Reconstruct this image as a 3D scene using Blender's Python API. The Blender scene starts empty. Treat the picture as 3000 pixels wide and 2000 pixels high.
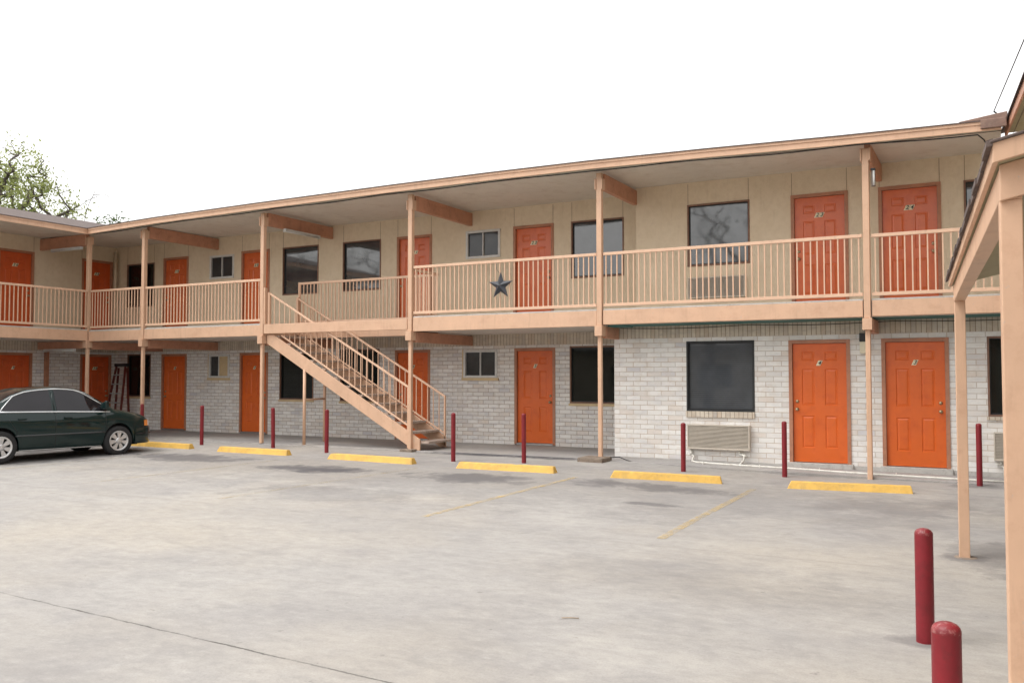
import bpy, bmesh, math, random
from mathutils import Vector, Matrix
random.seed(7)
sc = bpy.context.scene
col = sc.collection
R = math.radians

# ------------------------------------------------------------------ camera
cam_d = bpy.data.cameras.new('camera'); cam = bpy.data.objects.new('camera', cam_d); col.objects.link(cam)
cam_d.sensor_width = 36; cam_d.lens = 2595.17/3000*36; cam_d.clip_end = 600; cam_d.clip_start = .05
cam.location = (0, -15.4565, 1.56)
cam.rotation_euler = (math.pi/2+.039, 0, .4947)
sc.camera = cam
# ------------------------------------------------------------------ world and sun
w = bpy.data.worlds.new('World'); sc.world = w; w.use_nodes = True
nt = w.node_tree; bg = nt.nodes['Background']
sky = nt.nodes.new('ShaderNodeTexSky'); sky.sky_type = 'NISHITA'; sky.sun_disc = False
SUN_EL, SUN_AZ = 58, 232          # azimuth measured clockwise from +Y
sky.sun_elevation = R(SUN_EL); sky.sun_rotation = R(SUN_AZ)
sky.air_density = 1.0; sky.dust_density = 6.0; sky.ozone_density = 1.0
hs = nt.nodes.new('ShaderNodeHueSaturation'); hs.inputs['Saturation'].default_value = .12; hs.inputs['Value'].default_value = 2.5      # bright overcast veil: nearly colourless and brighter than the clear sky behind it
nt.links.new(sky.outputs[0], hs.inputs['Color']); cl = nt.nodes.new('ShaderNodeMix'); cl.data_type = 'RGBA'; cl.inputs[0].default_value = .72; cl.inputs[7].default_value = (6.05, 6.0, 5.9, 1)   # even cloud cover over the clear sky
nt.links.new(hs.outputs[0], cl.inputs[6]); nt.links.new(cl.outputs[2], bg.inputs['Color'])
bg.inputs['Strength'].default_value = .15
sd = bpy.data.lights.new('sun', 'SUN'); sd.energy = .5; sd.angle = R(25); sd.color = (1, .97, .92)
so = bpy.data.objects.new('sun', sd); col.objects.link(so)
dirv = Vector((math.sin(R(SUN_AZ))*math.cos(R(SUN_EL)), math.cos(R(SUN_AZ))*math.cos(R(SUN_EL)), math.sin(R(SUN_EL))))
so.rotation_euler = dirv.to_track_quat('Z', 'Y').to_euler(); so.location = (0, 0, 30)
sc.view_settings.view_transform = 'Standard'; sc.view_settings.look = 'None'
sc.view_settings.exposure = 0.55; sc.view_settings.gamma = 1

# ------------------------------------------------------------------ materials
class NT:
    def __init__(s, m): s.t = m.node_tree; s.n = s.t.nodes; s.l = s.t.links; s.b = s.n['Principled BSDF']; s.tc = s.n.new('ShaderNodeTexCoord')
    def node(s, t, **k):
        n = s.n.new(t)
        for a, v in k.items(): setattr(n, a, v)
        return n
    def link(s, a, b): s.l.new(a, b)
    def noise(s, scale, detail=4, rough=.55, vec=None, stretch=None, w=0):
        n = s.node('ShaderNodeTexNoise'); n.inputs['Scale'].default_value = scale; n.inputs['Detail'].default_value = detail; n.inputs['Roughness'].default_value = rough
        v = vec or s.tc.outputs['Object']
        if stretch or w:
            mp = s.node('ShaderNodeMapping'); mp.inputs['Scale'].default_value = stretch or (1, 1, 1); mp.inputs['Location'].default_value = (w, w*.7, w*1.3)
            s.link(v, mp.inputs[0]); v = mp.outputs[0]
        s.link(v, n.inputs['Vector']); return n.outputs['Fac']
    def ramp(s, fac, stops):
        r = s.node('ShaderNodeValToRGB'); e = r.color_ramp.elements
        while len(e) < len(stops): e.new(.5)
        for q, (p, c) in zip(e, stops): q.position = p; q.color = (c if len(c) == 4 else (*c, 1)) if isinstance(c, tuple) else (c, c, c, 1)
        s.link(fac, r.inputs[0]); return r.outputs[0]
    def mix(s, fac, a, b, mode='MIX'):
        m = s.node('ShaderNodeMix', data_type='RGBA', blend_type=mode)
        for i, v in ((0, fac), (6, a), (7, b)):
            if hasattr(v, 'is_output'): s.link(v, m.inputs[i])
            elif i == 0: m.inputs[0].default_value = v
            else: m.inputs[i].default_value = (*v, 1)
        return m.outputs[2]
    def math(s, op, a, b=0, c=None):
        m = s.node('ShaderNodeMath', operation=op)
        for i, v in enumerate((a, b, c)):
            if v is None: continue
            if hasattr(v, 'is_output'): s.link(v, m.inputs[i])
            else: m.inputs[i].default_value = v
        return m.outputs[0]
    def bump(s, h, st=.3, dist=.01):
        b = s.node('ShaderNodeBump'); b.inputs['Strength'].default_value = st; b.inputs['Distance'].default_value = dist
        s.link(h, b.inputs['Height']); s.link(b.outputs[0], s.b.inputs['Normal'])

M = {}
def base(name, c=(.5, .5, .5), rough=.6, metal=0, spec=.5, coat=0):
    m = bpy.data.materials.new(name); m.use_nodes = True; b = m.node_tree.nodes['Principled BSDF']
    b.inputs['Base Color'].default_value = (*c, 1); b.inputs['Roughness'].default_value = rough
    b.inputs['Metallic'].default_value = metal; b.inputs['Specular IOR Level'].default_value = spec; b.inputs['Coat Weight'].default_value = coat
    m.diffuse_color = (*c, 1); M[name] = m; return m
def worn(name, c, rough=.5, var=.12, scale=3, dirt=None, dirt_amt=.35, bump=.15, spec=.5, fine=40, stretch=None, coat=0):
    m = base(name, c, rough, spec=spec, coat=coat); n = NT(m)
    a = n.noise(scale, 5, .6, stretch=stretch); f = n.noise(fine, 3, .6)
    lo = tuple(x*(1-var) for x in c); hi = tuple(min(1, x*(1+var)) for x in c)
    colr = n.mix(n.ramp(a, [(.3, 0.), (.7, 1.)]), lo, hi)
    if dirt:
        d = n.noise(scale*2.7, 8, .7, w=5, stretch=stretch)
        colr = n.mix(n.math('MULTIPLY', n.ramp(d, [(.5, 0.), (.72, 1.)]), dirt_amt), colr, dirt)
    n.link(colr, n.b.inputs['Base Color'])
    n.link(n.ramp(a, [(0., rough*.8), (1., min(1, rough*1.25))]), n.b.inputs['Roughness'])
    if bump: n.bump(f, bump, .004)
    return m

PEACH = (.635, .405, .268)
worn('peach', PEACH, .5, .07, 2.0, (.40, .20, .12), .35, .12)
worn('peach_rail', (.70, .46, .315), .5, .06, 2.0, (.42, .24, .15), .3, .12)
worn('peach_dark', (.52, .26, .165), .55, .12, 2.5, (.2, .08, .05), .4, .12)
worn('seam_tan', (.36, .27, .18), .9, .2, 6, (.2, .14, .1), .5, .1)
worn('window_brown', (.22, .12, .08), .6, .2, 6, (.1, .06, .05), .5, .1)
worn('rust_brown', (.21, .13, .10), .7, .25, 5, (.3, .22, .17), .5, .3)
worn('frame_brown', (.42, .19, .11), .55, .15, 4, (.22, .1, .06), .5, .15)
worn('orange', (.68, .122, .012), .33, .06, 2.2, (.45, .05, .01), .35, .05, fine=25)
worn('orange_up', (.64, .135, .038), .24, .07, 2.2, (.42, .045, .015), .35, .05, fine=25)
worn('orange_old', (.60, .092, .014), .5, .1, 2.2, (.3, .04, .01), .35, .05, fine=25)
worn('maroon', (.205, .008, .015), .42, .16, 6, (.10, .012, .012), .55, .3, fine=60)
worn('maroon_worn', (.20, .012, .017), .45, .3, 14, (.55, .33, .30), .55, .5, fine=60)
worn('yellow', (.66, .40, .085), .6, .12, 5, (.42, .28, .10), .5, .5, fine=50)
worn('soffit', (.66, .61, .54), .8, .06, 1.2, (.42, .33, .25), .4, .1)
worn('soffit_band', (.46, .46, .38), .8, .1, 2.5, (.28, .24, .19), .5, .1)
worn('soffit_khaki', (.40, .35, .22), .8, .08, 1.5, (.28, .22, .13), .5, .1)
worn('teal', (.045, .16, .145), .6, .15, 4, (.1, .12, .1), .5, .1)
worn('tan', (.60, .46, .27), .6, .08, 4, (.4, .3, .18), .4, .1)
worn('shingle', (.115, .085, .075), .95, .35, 9, (.05, .04, .04), .6, .9, fine=90)
worn('white_metal', (.62, .62, .60), .45, .06, 5, (.4, .38, .33), .4, .05)
worn('pvc', (.72, .70, .64), .4, .06, 4, (.35, .3, .22), .6, .05)
worn('ac_beige', (.56, .50, .42), .5, .05, 5, (.35, .28, .2), .4, .05)
worn('ac_dark', (.16, .12, .10), .7, .1, 5, None, .4, .05)
worn('star_metal', (.035, .042, .055), .5, .25, 12, (.16, .09, .05), .4, .2)
worn('cable', (.025, .025, .025), .6, .1, 9, None)
worn('tread', (.43, .335, .275), .75, .2, 8, (.1, .09, .08), .7, .3)
worn('brass', (.42, .33, .2), .3, .1, 9, None); M['brass'].node_tree.nodes['Principled BSDF'].inputs['Metallic'].default_value = .8
worn('steel', (.5, .5, .5), .3, .1, 9, None); M['steel'].node_tree.nodes['Principled BSDF'].inputs['Metallic'].default_value = .9
worn('tile', (.78, .70, .48), .4, .05, 9, None)
worn('ink', (.02, .018, .015), .5, .05, 9, None)
worn('footing', (.22, .17, .13), .9, .25, 8, (.1, .08, .06), .6, .8)
worn('slab_edge', (.50, .48, .45), .85, .12, 4, (.2, .17, .14), .5, .4)
worn('black_plastic', (.015, .016, .017), .5, .1, 9, None)
worn('moulding_grey', (.05, .055, .056), .4, .1, 9, None)
worn('rubber', (.018, .018, .019), .8, .2, 30, (.05, .045, .04), .4, .2)
worn('alloy', (.66, .66, .66), .35, .08, 9, None); M['alloy'].node_tree.nodes['Principled BSDF'].inputs['Metallic'].default_value = .7
worn('chrome', (.75, .77, .78), .22, .02, 9, None, bump=0); M['chrome'].node_tree.nodes['Principled BSDF'].inputs['Metallic'].default_value = .35
worn('ladder_red', (.13, .022, .015), .5, .1, 9, None)
worn('ladder_grey', (.36, .35, .34), .5, .1, 9, None)
worn('amber', (.75, .25, .05), .2, .1, 30, None, bump=0)
worn('lens_white', (.75, .72, .70), .15, .1, 30, None, bump=0)
worn('cabin_dark', (.02, .018, .018), .8, .2, 9, None)
worn('bark', (.075, .058, .048), .9, .3, 8, (.03, .025, .02), .5, .6)
worn('far_wall', (.42, .36, .28), .8, .1, .8, (.25, .2, .15), .5, .1)
worn('cream_glass', (.74, .68, .50), .3, .06, 9, None)

# car paint: green metallic under a coat
m = base('car_paint', (.004, .026, .024), .4, 0, spec=.08, coat=.9); n = NT(m)
n.b.inputs['Coat Roughness'].default_value = .03
n.link(n.mix(n.noise(1.2, 3), (.0015, .012, .011), (.0025, .018, .017)), n.b.inputs['Base Color'])
n.link(n.ramp(n.noise(5, 5), [(.3, .3), (.7, .42)]), n.b.inputs['Roughness'])

for nm in ('peach', 'peach_rail', 'peach_dark', 'yellow'):      # chipped, stained paint
    m = M[nm]; n = NT(m); src = n.b.inputs['Base Color'].links[0].from_socket
    chips = n.ramp(n.noise(16, 6, .7, stretch=(1, 1, .55), w=61), [(.655, 0.), (.69, 1.)])
    c = n.mix(n.math('MULTIPLY', chips, .55), src, (.46, .38, .32) if nm != 'yellow' else (.36, .33, .28))
    streak = n.ramp(n.noise(5, 7, .7, stretch=(2.2, 2.2, .22), w=77), [(.55, 0.), (.75, 1.)])
    c = n.mix(n.math('MULTIPLY', streak, .36 if nm != 'yellow' else .5), c, (.33, .20, .13) if nm != 'yellow' else (.33, .25, .13))
    n.link(c, n.b.inputs['Base Color'])
for nm in ('orange', 'orange_up', 'orange_old'):    # scuffs and fading on the doors, different on each
    m = M[nm]; n = NT(m); src = n.b.inputs['Base Color'].links[0].from_socket
    oi = n.node('ShaderNodeObjectInfo'); ad = n.node('ShaderNodeVectorMath', operation='ADD'); n.link(n.tc.outputs['Object'], ad.inputs[0])
    cbx = n.node('ShaderNodeCombineXYZ'); n.link(n.math('MULTIPLY', oi.outputs['Random'], 40), cbx.inputs[0]); n.link(cbx.outputs[0], ad.inputs[1])
    sc1 = n.ramp(n.noise(11, 6, .7, vec=ad.outputs[0], stretch=(1, 1, .5)), [(.60, 0.), (.70, 1.)])
    c = n.mix(n.math('MULTIPLY', sc1, .3), src, (.38, .10, .05))
    f2 = n.ramp(n.noise(1.5, 4, .6, vec=ad.outputs[0]), [(.35, 0.), (.7, 1.)])
    c = n.mix(n.math('MULTIPLY', f2, .25), c, (.72, .16, .05)); n.link(c, n.b.inputs['Base Color'])

def glass(name, c, ior=1.75, rough=.02, stripes=0):
    m = base(name, c, rough); n = NT(m); n.b.inputs['IOR'].default_value = ior
    a = n.noise(1.6, 4, .6)
    colr = n.mix(n.ramp(a, [(.35, 0.), (.75, 1.)]), tuple(x*.75 for x in c), tuple(x*1.35 for x in c))
    if stripes:
        sp = n.node('ShaderNodeSeparateXYZ'); n.link(n.tc.outputs['Object'], sp.inputs[0])
        s = n.math('SINE', n.math('MULTIPLY', sp.outputs[2], 2*math.pi/.036))
        colr = n.mix(n.math('MULTIPLY', n.math('GREATER_THAN', s, -.3), .45), colr, tuple(x*1.55 for x in c))
    n.link(colr, n.b.inputs['Base Color'])
    n.link(n.ramp(n.noise(3, 5, .6, w=3), [(.3, rough), (.8, rough+.05)]), n.b.inputs['Roughness'])
    bm_ = n.noise(.9, 1, .4, w=8); n.bump(bm_, .09, .02)
glass('glass_up', (.05, .055, .06), 2.0)
glass('glass_low', (.008, .011, .010), 1.45)
glass('glass_blind', (.066, .072, .080), 1.6, stripes=1)
glass('glass_small', (.045, .047, .050), 1.5, .06)
glass('car_glass', (.012, .010, .013), 1.5)

# brick, smeared white paint over grey and buff bricks
def brick_mat(name, soldier=False, m1=(.34, .25, .185), m2=(.44, .38, .33), smear=.42):
    m = base(name, (.6, .58, .55), .85); n = NT(m)
    sp = n.node('ShaderNodeSeparateXYZ'); n.link(n.tc.outputs['Object'], sp.inputs[0])
    u = n.math('ADD', sp.outputs[0], sp.outputs[1]); cb = n.node('ShaderNodeCombineXYZ')
    if soldier: n.link(n.math('ADD', sp.outputs[2], -2.262), cb.inputs[0]); n.link(u, cb.inputs[1])
    else: n.link(u, cb.inputs[0]); n.link(sp.outputs[2], cb.inputs[1])
    wob = n.node('ShaderNodeVectorMath', operation='ADD')
    nz = n.node('ShaderNodeTexNoise'); nz.inputs['Scale'].default_value = 9; n.link(n.tc.outputs['Object'], nz.inputs['Vector'])
    sc_ = n.node('ShaderNodeVectorMath', operation='SCALE'); n.link(nz.outputs['Color'], sc_.inputs[0]); sc_.inputs['Scale'].default_value = .006
    n.link(cb.outputs[0], wob.inputs[0]); n.link(sc_.outputs[0], wob.inputs[1])
    def bt(c1, c2, mo, bias=0):
        b = n.node('ShaderNodeTexBrick'); n.link(wob.outputs[0], b.inputs['Vector'])
        b.inputs['Scale'].default_value = 1; b.inputs['Brick Width'].default_value = .28; b.inputs['Row Height'].default_value = .0915
        b.inputs['Mortar Size'].default_value = .0058; b.inputs['Mortar Smooth'].default_value = .25; b.inputs['Bias'].default_value = bias
        b.inputs['Color1'].default_value = (*c1, 1); b.inputs['Color2'].default_value = (*c2, 1); b.inputs['Mortar'].default_value = (*mo, 1)
        if soldier: b.offset = 0; b.inputs['Brick Width'].default_value = .30; b.inputs['Row Height'].default_value = .080
        return b
    A = bt((.80, .78, .75), (.64, .62, .60), (.40, .31, .235), -.25)
    V = bt((0, 0, 0), (1, 1, 1), (.5, .5, .5))                # per-brick random value
    rnd = n.ramp(V.outputs['Color'], [(.0, (.84, .82, .785)), (.45, (.79, .765, .725)), (.72, (.72, .695, .66)), (.9, (.75, .67, .59)), (1., (.62, .61, .63))])
    c = n.mix(.75, A.outputs['Color'], rnd)
    sm = n.ramp(n.noise(7, 6, .65, stretch=(.6, .6, 1.6)), [(.48, 0.), (.62, 1.)])
    c = n.mix(n.math('MULTIPLY', sm, smear), c, (.50, .49, .52))
    sm2 = n.ramp(n.noise(5, 6, .7, w=11), [(.5, 0.), (.7, 1.)])
    c = n.mix(n.math('MULTIPLY', sm2, .35), c, (.62, .50, .38))
    sm3 = n.ramp(n.noise(26, 4, .7, w=4), [(.55, 0.), (.75, 1.)])
    c = n.mix(n.math('MULTIPLY', sm3, .12), c, (.46, .42, .38))
    mo = n.mix(n.ramp(n.noise(4, 4, .6, w=21), [(.4, 0.), (.6, 1.)]), m1, m2)
    c = n.mix(A.outputs['Fac'], c, mo)
    if soldier: c = n.mix(1.0, c, (.80, .73, .63), 'MULTIPLY')
    n.link(c, n.b.inputs['Base Color'])
    h = n.math('SUBTRACT', n.math('MULTIPLY', n.noise(60, 4, .7), .35), A.outputs['Fac'])
    n.bump(h, .7, .006)
brick_mat('brick'); brick_mat('brick_soldier', True); brick_mat('brick_white', False, (.54, .43, .34), (.60, .56, .51), .24)

# stucco upstairs
m = base('stucco', (.62, .50, .33), .9); n = NT(m)
c = n.mix(n.ramp(n.noise(1.3, 5, .6), [(.3, 0.), (.7, 1.)]), (.685, .575, .42), (.755, .64, .485))
c = n.mix(n.math('MULTIPLY', n.ramp(n.noise(2.2, 8, .7, w=9, stretch=(1, 1, .35)), [(.52, 0.), (.75, 1.)]), .3), c, (.52, .42, .28))
c = n.mix(n.math('MULTIPLY', n.ramp(n.noise(9, 6, .7, w=15), [(.45, 0.), (.62, 1.)]), .22), c, (.54, .42, .28))
c = n.mix(n.math('MULTIPLY', n.ramp(n.noise(6, 7, .7, w=25, stretch=(2.5, 2.5, .3)), [(.58, 0.), (.74, 1.)]), .3), c, (.44, .34, .24))
n.link(c, n.b.inputs['Base Color']); n.bump(n.noise(45, 5, .7), .55, .008)

# concrete of the lot
def concrete(name, base_lo, base_hi, stains=(), joints=True):
    m = base(name, base_hi, .85); n = NT(m); P = n.tc.outputs['Object']
    a = n.noise(.55, 8, .62); b = n.noise(.25, 5, .6, w=3)
    c = n.mix(n.ramp(a, [(.32, 0.), (.66, 1.)]), base_lo, base_hi)
    c = n.mix(n.math('MULTIPLY', n.ramp(b, [(.45, 0.), (.68, 1.)]), .6), c, (.42, .37, .30))
    drift = n.noise(1.6, 8, .72, stretch=(.35, 1.5, 1), w=7)
    c = n.mix(n.math('MULTIPLY', n.ramp(drift, [(.5, 0.), (.7, 1.)]), .28), c, tuple(x*.66 for x in base_lo))
    d2 = n.noise(.8, 9, .7, w=31)
    c = n.mix(n.math('MULTIPLY', n.ramp(d2, [(.50, 0.), (.68, 1.)]), .15), c, (.20, .195, .20))
    d3 = n.noise(3.1, 8, .72, stretch=(.7, 1.2, 1), w=41)
    c = n.mix(n.math('MULTIPLY', n.ramp(d3, [(.50, 0.), (.66, 1.)]), .26), c, (.19, .18, .175))
    pale = n.noise(.9, 7, .7, stretch=(.6, 1.2, 1), w=50)
    c = n.mix(n.math('MULTIPLY', n.ramp(pale, [(.52, 0.), (.72, 1.)]), .4), c, (.50, .47, .42))
    spots = n.noise(9, 3, .6, w=13)
    c = n.mix(n.math('MULTIPLY', n.ramp(spots, [(.70, 0.), (.76, 1.)]), .5), c, (.16, .14, .13))
    d4 = n.noise(8.5, 8, .75, stretch=(.75, 1.15, 1), w=91)
    c = n.mix(n.math('MULTIPLY', n.ramp(d4, [(.49, 0.), (.62, 1.)]), .22), c, (.17, .16, .155))
    c = n.mix(n.math('MULTIPLY', n.ramp(d4, [(.34, 1.), (.46, 0.)]), .22), c, (.52, .49, .45))
    spk = n.noise(75, 3, .7); c = n.mix(n.math('MULTIPLY', n.ramp(spk, [(.35, 1.), (.55, 0.)]), .24), c, (.18, .17, .16))
    c = n.mix(n.math('MULTIPLY', n.ramp(n.noise(28, 5, .75, w=17), [(.5, 0.), (.7, 1.)]), .22), c, (.30, .28, .27))
    sp = n.node('ShaderNodeSeparateXYZ'); n.link(P, sp.inputs[0])
    nd = n.noise(1.8, 6, .7, w=2)
    for (sx, sy, rx, ry, dark) in stains:
        ex = n.math('DIVIDE', n.math('SUBTRACT', sp.outputs[0], sx), rx); ey = n.math('DIVIDE', n.math('SUBTRACT', sp.outputs[1], sy), ry)
        r2 = n.math('ADD', n.math('MULTIPLY', ex, ex), n.math('MULTIPLY', ey, ey))
        r2 = n.math('ADD', n.math('SQRT', r2), n.math('MULTIPLY', n.math('SUBTRACT', nd, .5), 2.6))
        f = n.math('MULTIPLY', n.ramp(r2, [(.5, 1.), (.9, .4), (1.3, 0.)]), dark)
        c = n.mix(f, c, (.075, .07, .075))
    h = n.math('MULTIPLY', spk, .3)
    if joints:
        wv = n.math('MULTIPLY', n.math('SUBTRACT', n.noise(3.2, 5, .7, w=6), .5), .05)
        for (ax, pos, slope, wd, dk) in ((1, -11.44, -.055, .009, .95), (1, -6.95, .0, .004, .45), (0, -14.2, 0, .004, .4), (0, 3.6, 0, .004, .4), (0, -24.0, 0, .005, .5), (1, -18.5, 0, .006, .8)):
            v = n.math('SUBTRACT', sp.outputs[ax], pos); v = n.math('SUBTRACT', v, n.math('MULTIPLY', sp.outputs[1-ax], slope))
            v = n.math('ABSOLUTE', n.math('ADD', v, wv))
            br = n.ramp(n.noise(2.2, 6, .75, w=pos), [(.36, .12), (.6, 1.)])
            f = n.math('MULTIPLY', n.math('MULTIPLY', n.math('LESS_THAN', v, wd), br), dk)
            c = n.mix(f, c, (.05, .045, .04)); h = n.math('SUBTRACT', h, n.math('MULTIPLY', f, 1.5))
            soft = n.math('MULTIPLY', n.ramp(v, [(0., .22), (.09, 0.)]), br)
            c = n.mix(soft, c, (.24, .22, .20))
    n.link(c, n.b.inputs['Base Color'])
    n.link(n.ramp(a, [(.3, .72), (.7, .9)]), n.b.inputs['Roughness'])
    n.bump(n.math('ADD', h, n.math('MULTIPLY', n.noise(6, 5, .6), .5)), .35, .006)
concrete('concrete', (.29, .272, .258), (.362, .342, .318),
         [(-8.0, -3.2, 11, 2.4, .22), (-14.0, -2.9, 1.5, .65, .7), (-10.4, -3.3, 1.25, .5, .85), (-10.2, -3.35, .6, .22, .8), (-7.3, -3.2, 1.2, .6, .7), (-3.9, -4.35, .5, .16, .55), (-4.6, -2.75, 1.3, .45, .6),
          (.15, -6.0, .6, .9, .45), (-.24, -6.2, .25, .18, .4), (-1.2, -3.0, 1.2, .9, .22), (-17.0, -3.6, 1.4, 1.6, .5), (-19, -4.5, 2, 2.5, .25), (-8.3, -5.6, 1.6, .8, .2), (-9.5, -.12, 1.2, .13, .95), (-7.5, -.12, .9, .11, .9), (-.40, -9.08, .2, .13, .45), (-.17, -.2, .5, .25, .5), (-2.2, -8.2, 1.5, .7, .18)])
concrete('walk_concrete', (.29, .27, .26), (.37, .35, .335), [(-20, 1.2, 2.5, 1.2, .3), (-15.5, .5, 1.5, .7, .25), (-9.3, -.02, 1.3, .07, .95), (-7.6, .0, 1.0, .06, .95), (-12.6, .4, 1.2, .3, .4)], joints=False)

m = base('line_paint', (.62, .44, .14), .8); n = NT(m)
c = n.mix(n.ramp(n.noise(5, 6, .7), [(.4, 0.), (.6, 1.)]), (.60, .43, .17), (.52, .42, .27)); n.link(c, n.b.inputs['Base Color'])
n.link(n.ramp(n.noise(7, 7, .75, w=4), [(.40, .10), (.64, .66)]), n.b.inputs['Alpha'])
m = base('line_faint', (.55, .42, .2), .8); n = NT(m); n.b.inputs['Base Color'].default_value = (.52, .42, .26, 1)
n.link(n.ramp(n.noise(5, 7, .75, w=4), [(.42, .04), (.66, .42)]), n.b.inputs['Alpha'])

def leaf_mat(name, a, b):
    m = base(name, a, .6); n = NT(m)
    gi = n.node('ShaderNodeObjectInfo'); rn = n.noise(1.1, 3, .6)
    c = n.mix(n.ramp(rn, [(.35, 0.), (.65, 1.)]), a, b); n.link(c, n.b.inputs['Base Color'])
    tr = n.node('ShaderNodeBsdfTranslucent'); n.link(c, tr.inputs[0]); mx = n.node('ShaderNodeMixShader'); mx.inputs[0].default_value = .55
    out = n.n['Material Output']; n.link(n.b.outputs[0], mx.inputs[1]); n.link(tr.outputs[0], mx.inputs[2]); n.link(mx.outputs[0], out.inputs[0])
leaf_mat('leaf_spring', (.17, .215, .06), (.36, .39, .14))
leaf_mat('leaf_dark', (.035, .07, .018), (.09, .14, .03))

# ------------------------------------------------------------------ mesh helpers
class MB:
    def __init__(s): s.v = []; s.f = []; s.m = []; s.mi = 0; s.sm = []; s.smooth = False
    def face(s, pts):
        i = len(s.v); s.v += [tuple(p) for p in pts]; s.f.append(tuple(range(i, i+len(pts)))); s.m.append(s.mi); s.sm.append(s.smooth)
    def add(s, vs, fs):
        i = len(s.v); s.v += [tuple(p) for p in vs]
        for f in fs: s.f.append(tuple(i+k for k in f)); s.m.append(s.mi); s.sm.append(s.smooth)
    def box(s, x0, x1, y0, y1, z0, z1):
        s.hexa([(x0, y0, z0), (x1, y0, z0), (x1, y1, z0), (x0, y1, z0), (x0, y0, z1), (x1, y0, z1), (x1, y1, z1), (x0, y1, z1)])
    def hexa(s, p): s.add(p, [(0, 3, 2, 1), (4, 5, 6, 7), (0, 1, 5, 4), (1, 2, 6, 5), (2, 3, 7, 6), (3, 0, 4, 7)])
    def prism(s, poly, axis, a, b):     # poly = 2D points (counter-clockwise), axis 'y' -> (x,z); 'x' -> (y,z); 'z' -> (x,y)
        def P(u, v, t): return {'y': (u, t, v), 'x': (t, u, v), 'z': (u, v, t)}[axis]
        n = len(poly); vs = [P(u, v, a) for u, v in poly]+[P(u, v, b) for u, v in poly]
        s.add(vs, [tuple(range(n-1, -1, -1)), tuple(range(n, 2*n))]+[(i, (i+1) % n, n+(i+1) % n, n+i) for i in range(n)])
    def tube(s, pts, r, n=8, caps=True):
        pts = [Vector(p) for p in pts]; rs = r if isinstance(r, (list, tuple)) else [r]*len(pts)
        sm, s.smooth = s.smooth, True
        vs = []; up = None
        for i, p in enumerate(pts):
            d = (pts[min(i+1, len(pts)-1)]-pts[max(i-1, 0)]).normalized()
            if up is None: up = Vector((0, 0, 1)) if abs(d.z) < .9 else Vector((1, 0, 0))
            a = d.cross(up).normalized(); b = a.cross(d).normalized(); up = b
            for k in range(n):
                t = 2*math.pi*k/n; vs.append(p+(a*math.cos(t)+b*math.sin(t))*rs[i])
        fs = [(i*n+k, i*n+(k+1) % n, (i+1)*n+(k+1) % n, (i+1)*n+k) for i in range(len(pts)-1) for k in range(n)]
        s.add(vs, fs); s.smooth = False
        if caps:
            s.f.append(tuple(range(len(s.v)-n, len(s.v)))); s.m.append(s.mi); s.sm.append(False)
            k0 = len(s.v)-len(vs); s.f.append(tuple(range(k0+n-1, k0-1, -1))); s.m.append(s.mi); s.sm.append(False)
        s.smooth = sm
    def lathe(s, prof, c=(0, 0, 0), axis='z', n=24):
        s.smooth = True; vs = []
        for r, h in prof:
            for k in range(n):
                t = 2*math.pi*k/n; a, b = r*math.cos(t), r*math.sin(t)
                p = {'z': (a, b, h), 'x': (h, a, b), 'y': (a, h, b)}[axis]; vs.append((p[0]+c[0], p[1]+c[1], p[2]+c[2]))
        fs = [(i*n+k, i*n+(k+1) % n, (i+1)*n+(k+1) % n, (i+1)*n+k) for i in range(len(prof)-1) for k in range(n)]
        s.add(vs, fs); s.smooth = False
    def bar(s, a, b, wx, wz, up=(0, 0, 1)):    # rectangular bar from a to b
        a, b = Vector(a), Vector(b); d = (b-a).normalized(); u = Vector(up); x = d.cross(u).normalized()*(wx/2); z = x.cross(d).normalized()*(wz/2)
        s.hexa([a-x-z, a+x-z, b+x-z, b-x-z, a-x+z, a+x+z, b+x+z, b-x+z])
    def build(s, name, mat, parent=None, bevel=0, wn=False, origin=None, loc=None):
        me = bpy.data.meshes.new(name)
        if origin: s.v = [(x-origin[0], y-origin[1], z-origin[2]) for x, y, z in s.v]
        me.from_pydata(s.v, [], s.f)
        for mm in (mat if isinstance(mat, (list, tuple)) else [mat]): me.materials.append(M[mm])
        me.polygons.foreach_set('material_index', s.m); me.polygons.foreach_set('use_smooth', s.sm)
        bm = bmesh.new(); bm.from_mesh(me); bmesh.ops.remove_doubles(bm, verts=bm.verts, dist=1e-5) if wn else None
        bmesh.ops.recalc_face_normals(bm, faces=bm.faces) if wn != 'keep' else None
        bm.to_mesh(me); bm.free(); me.update()
        o = bpy.data.objects.new(name, me); col.objects.link(o)
        if origin: o.location = origin
        if loc: o.location = loc
        if parent: attach(o, parent)
        if bevel:
            bv = o.modifiers.new('bevel', 'BEVEL'); bv.width = bevel; bv.segments = 2; bv.limit_method = 'ANGLE'; bv.angle_limit = R(50)
        return o

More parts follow.
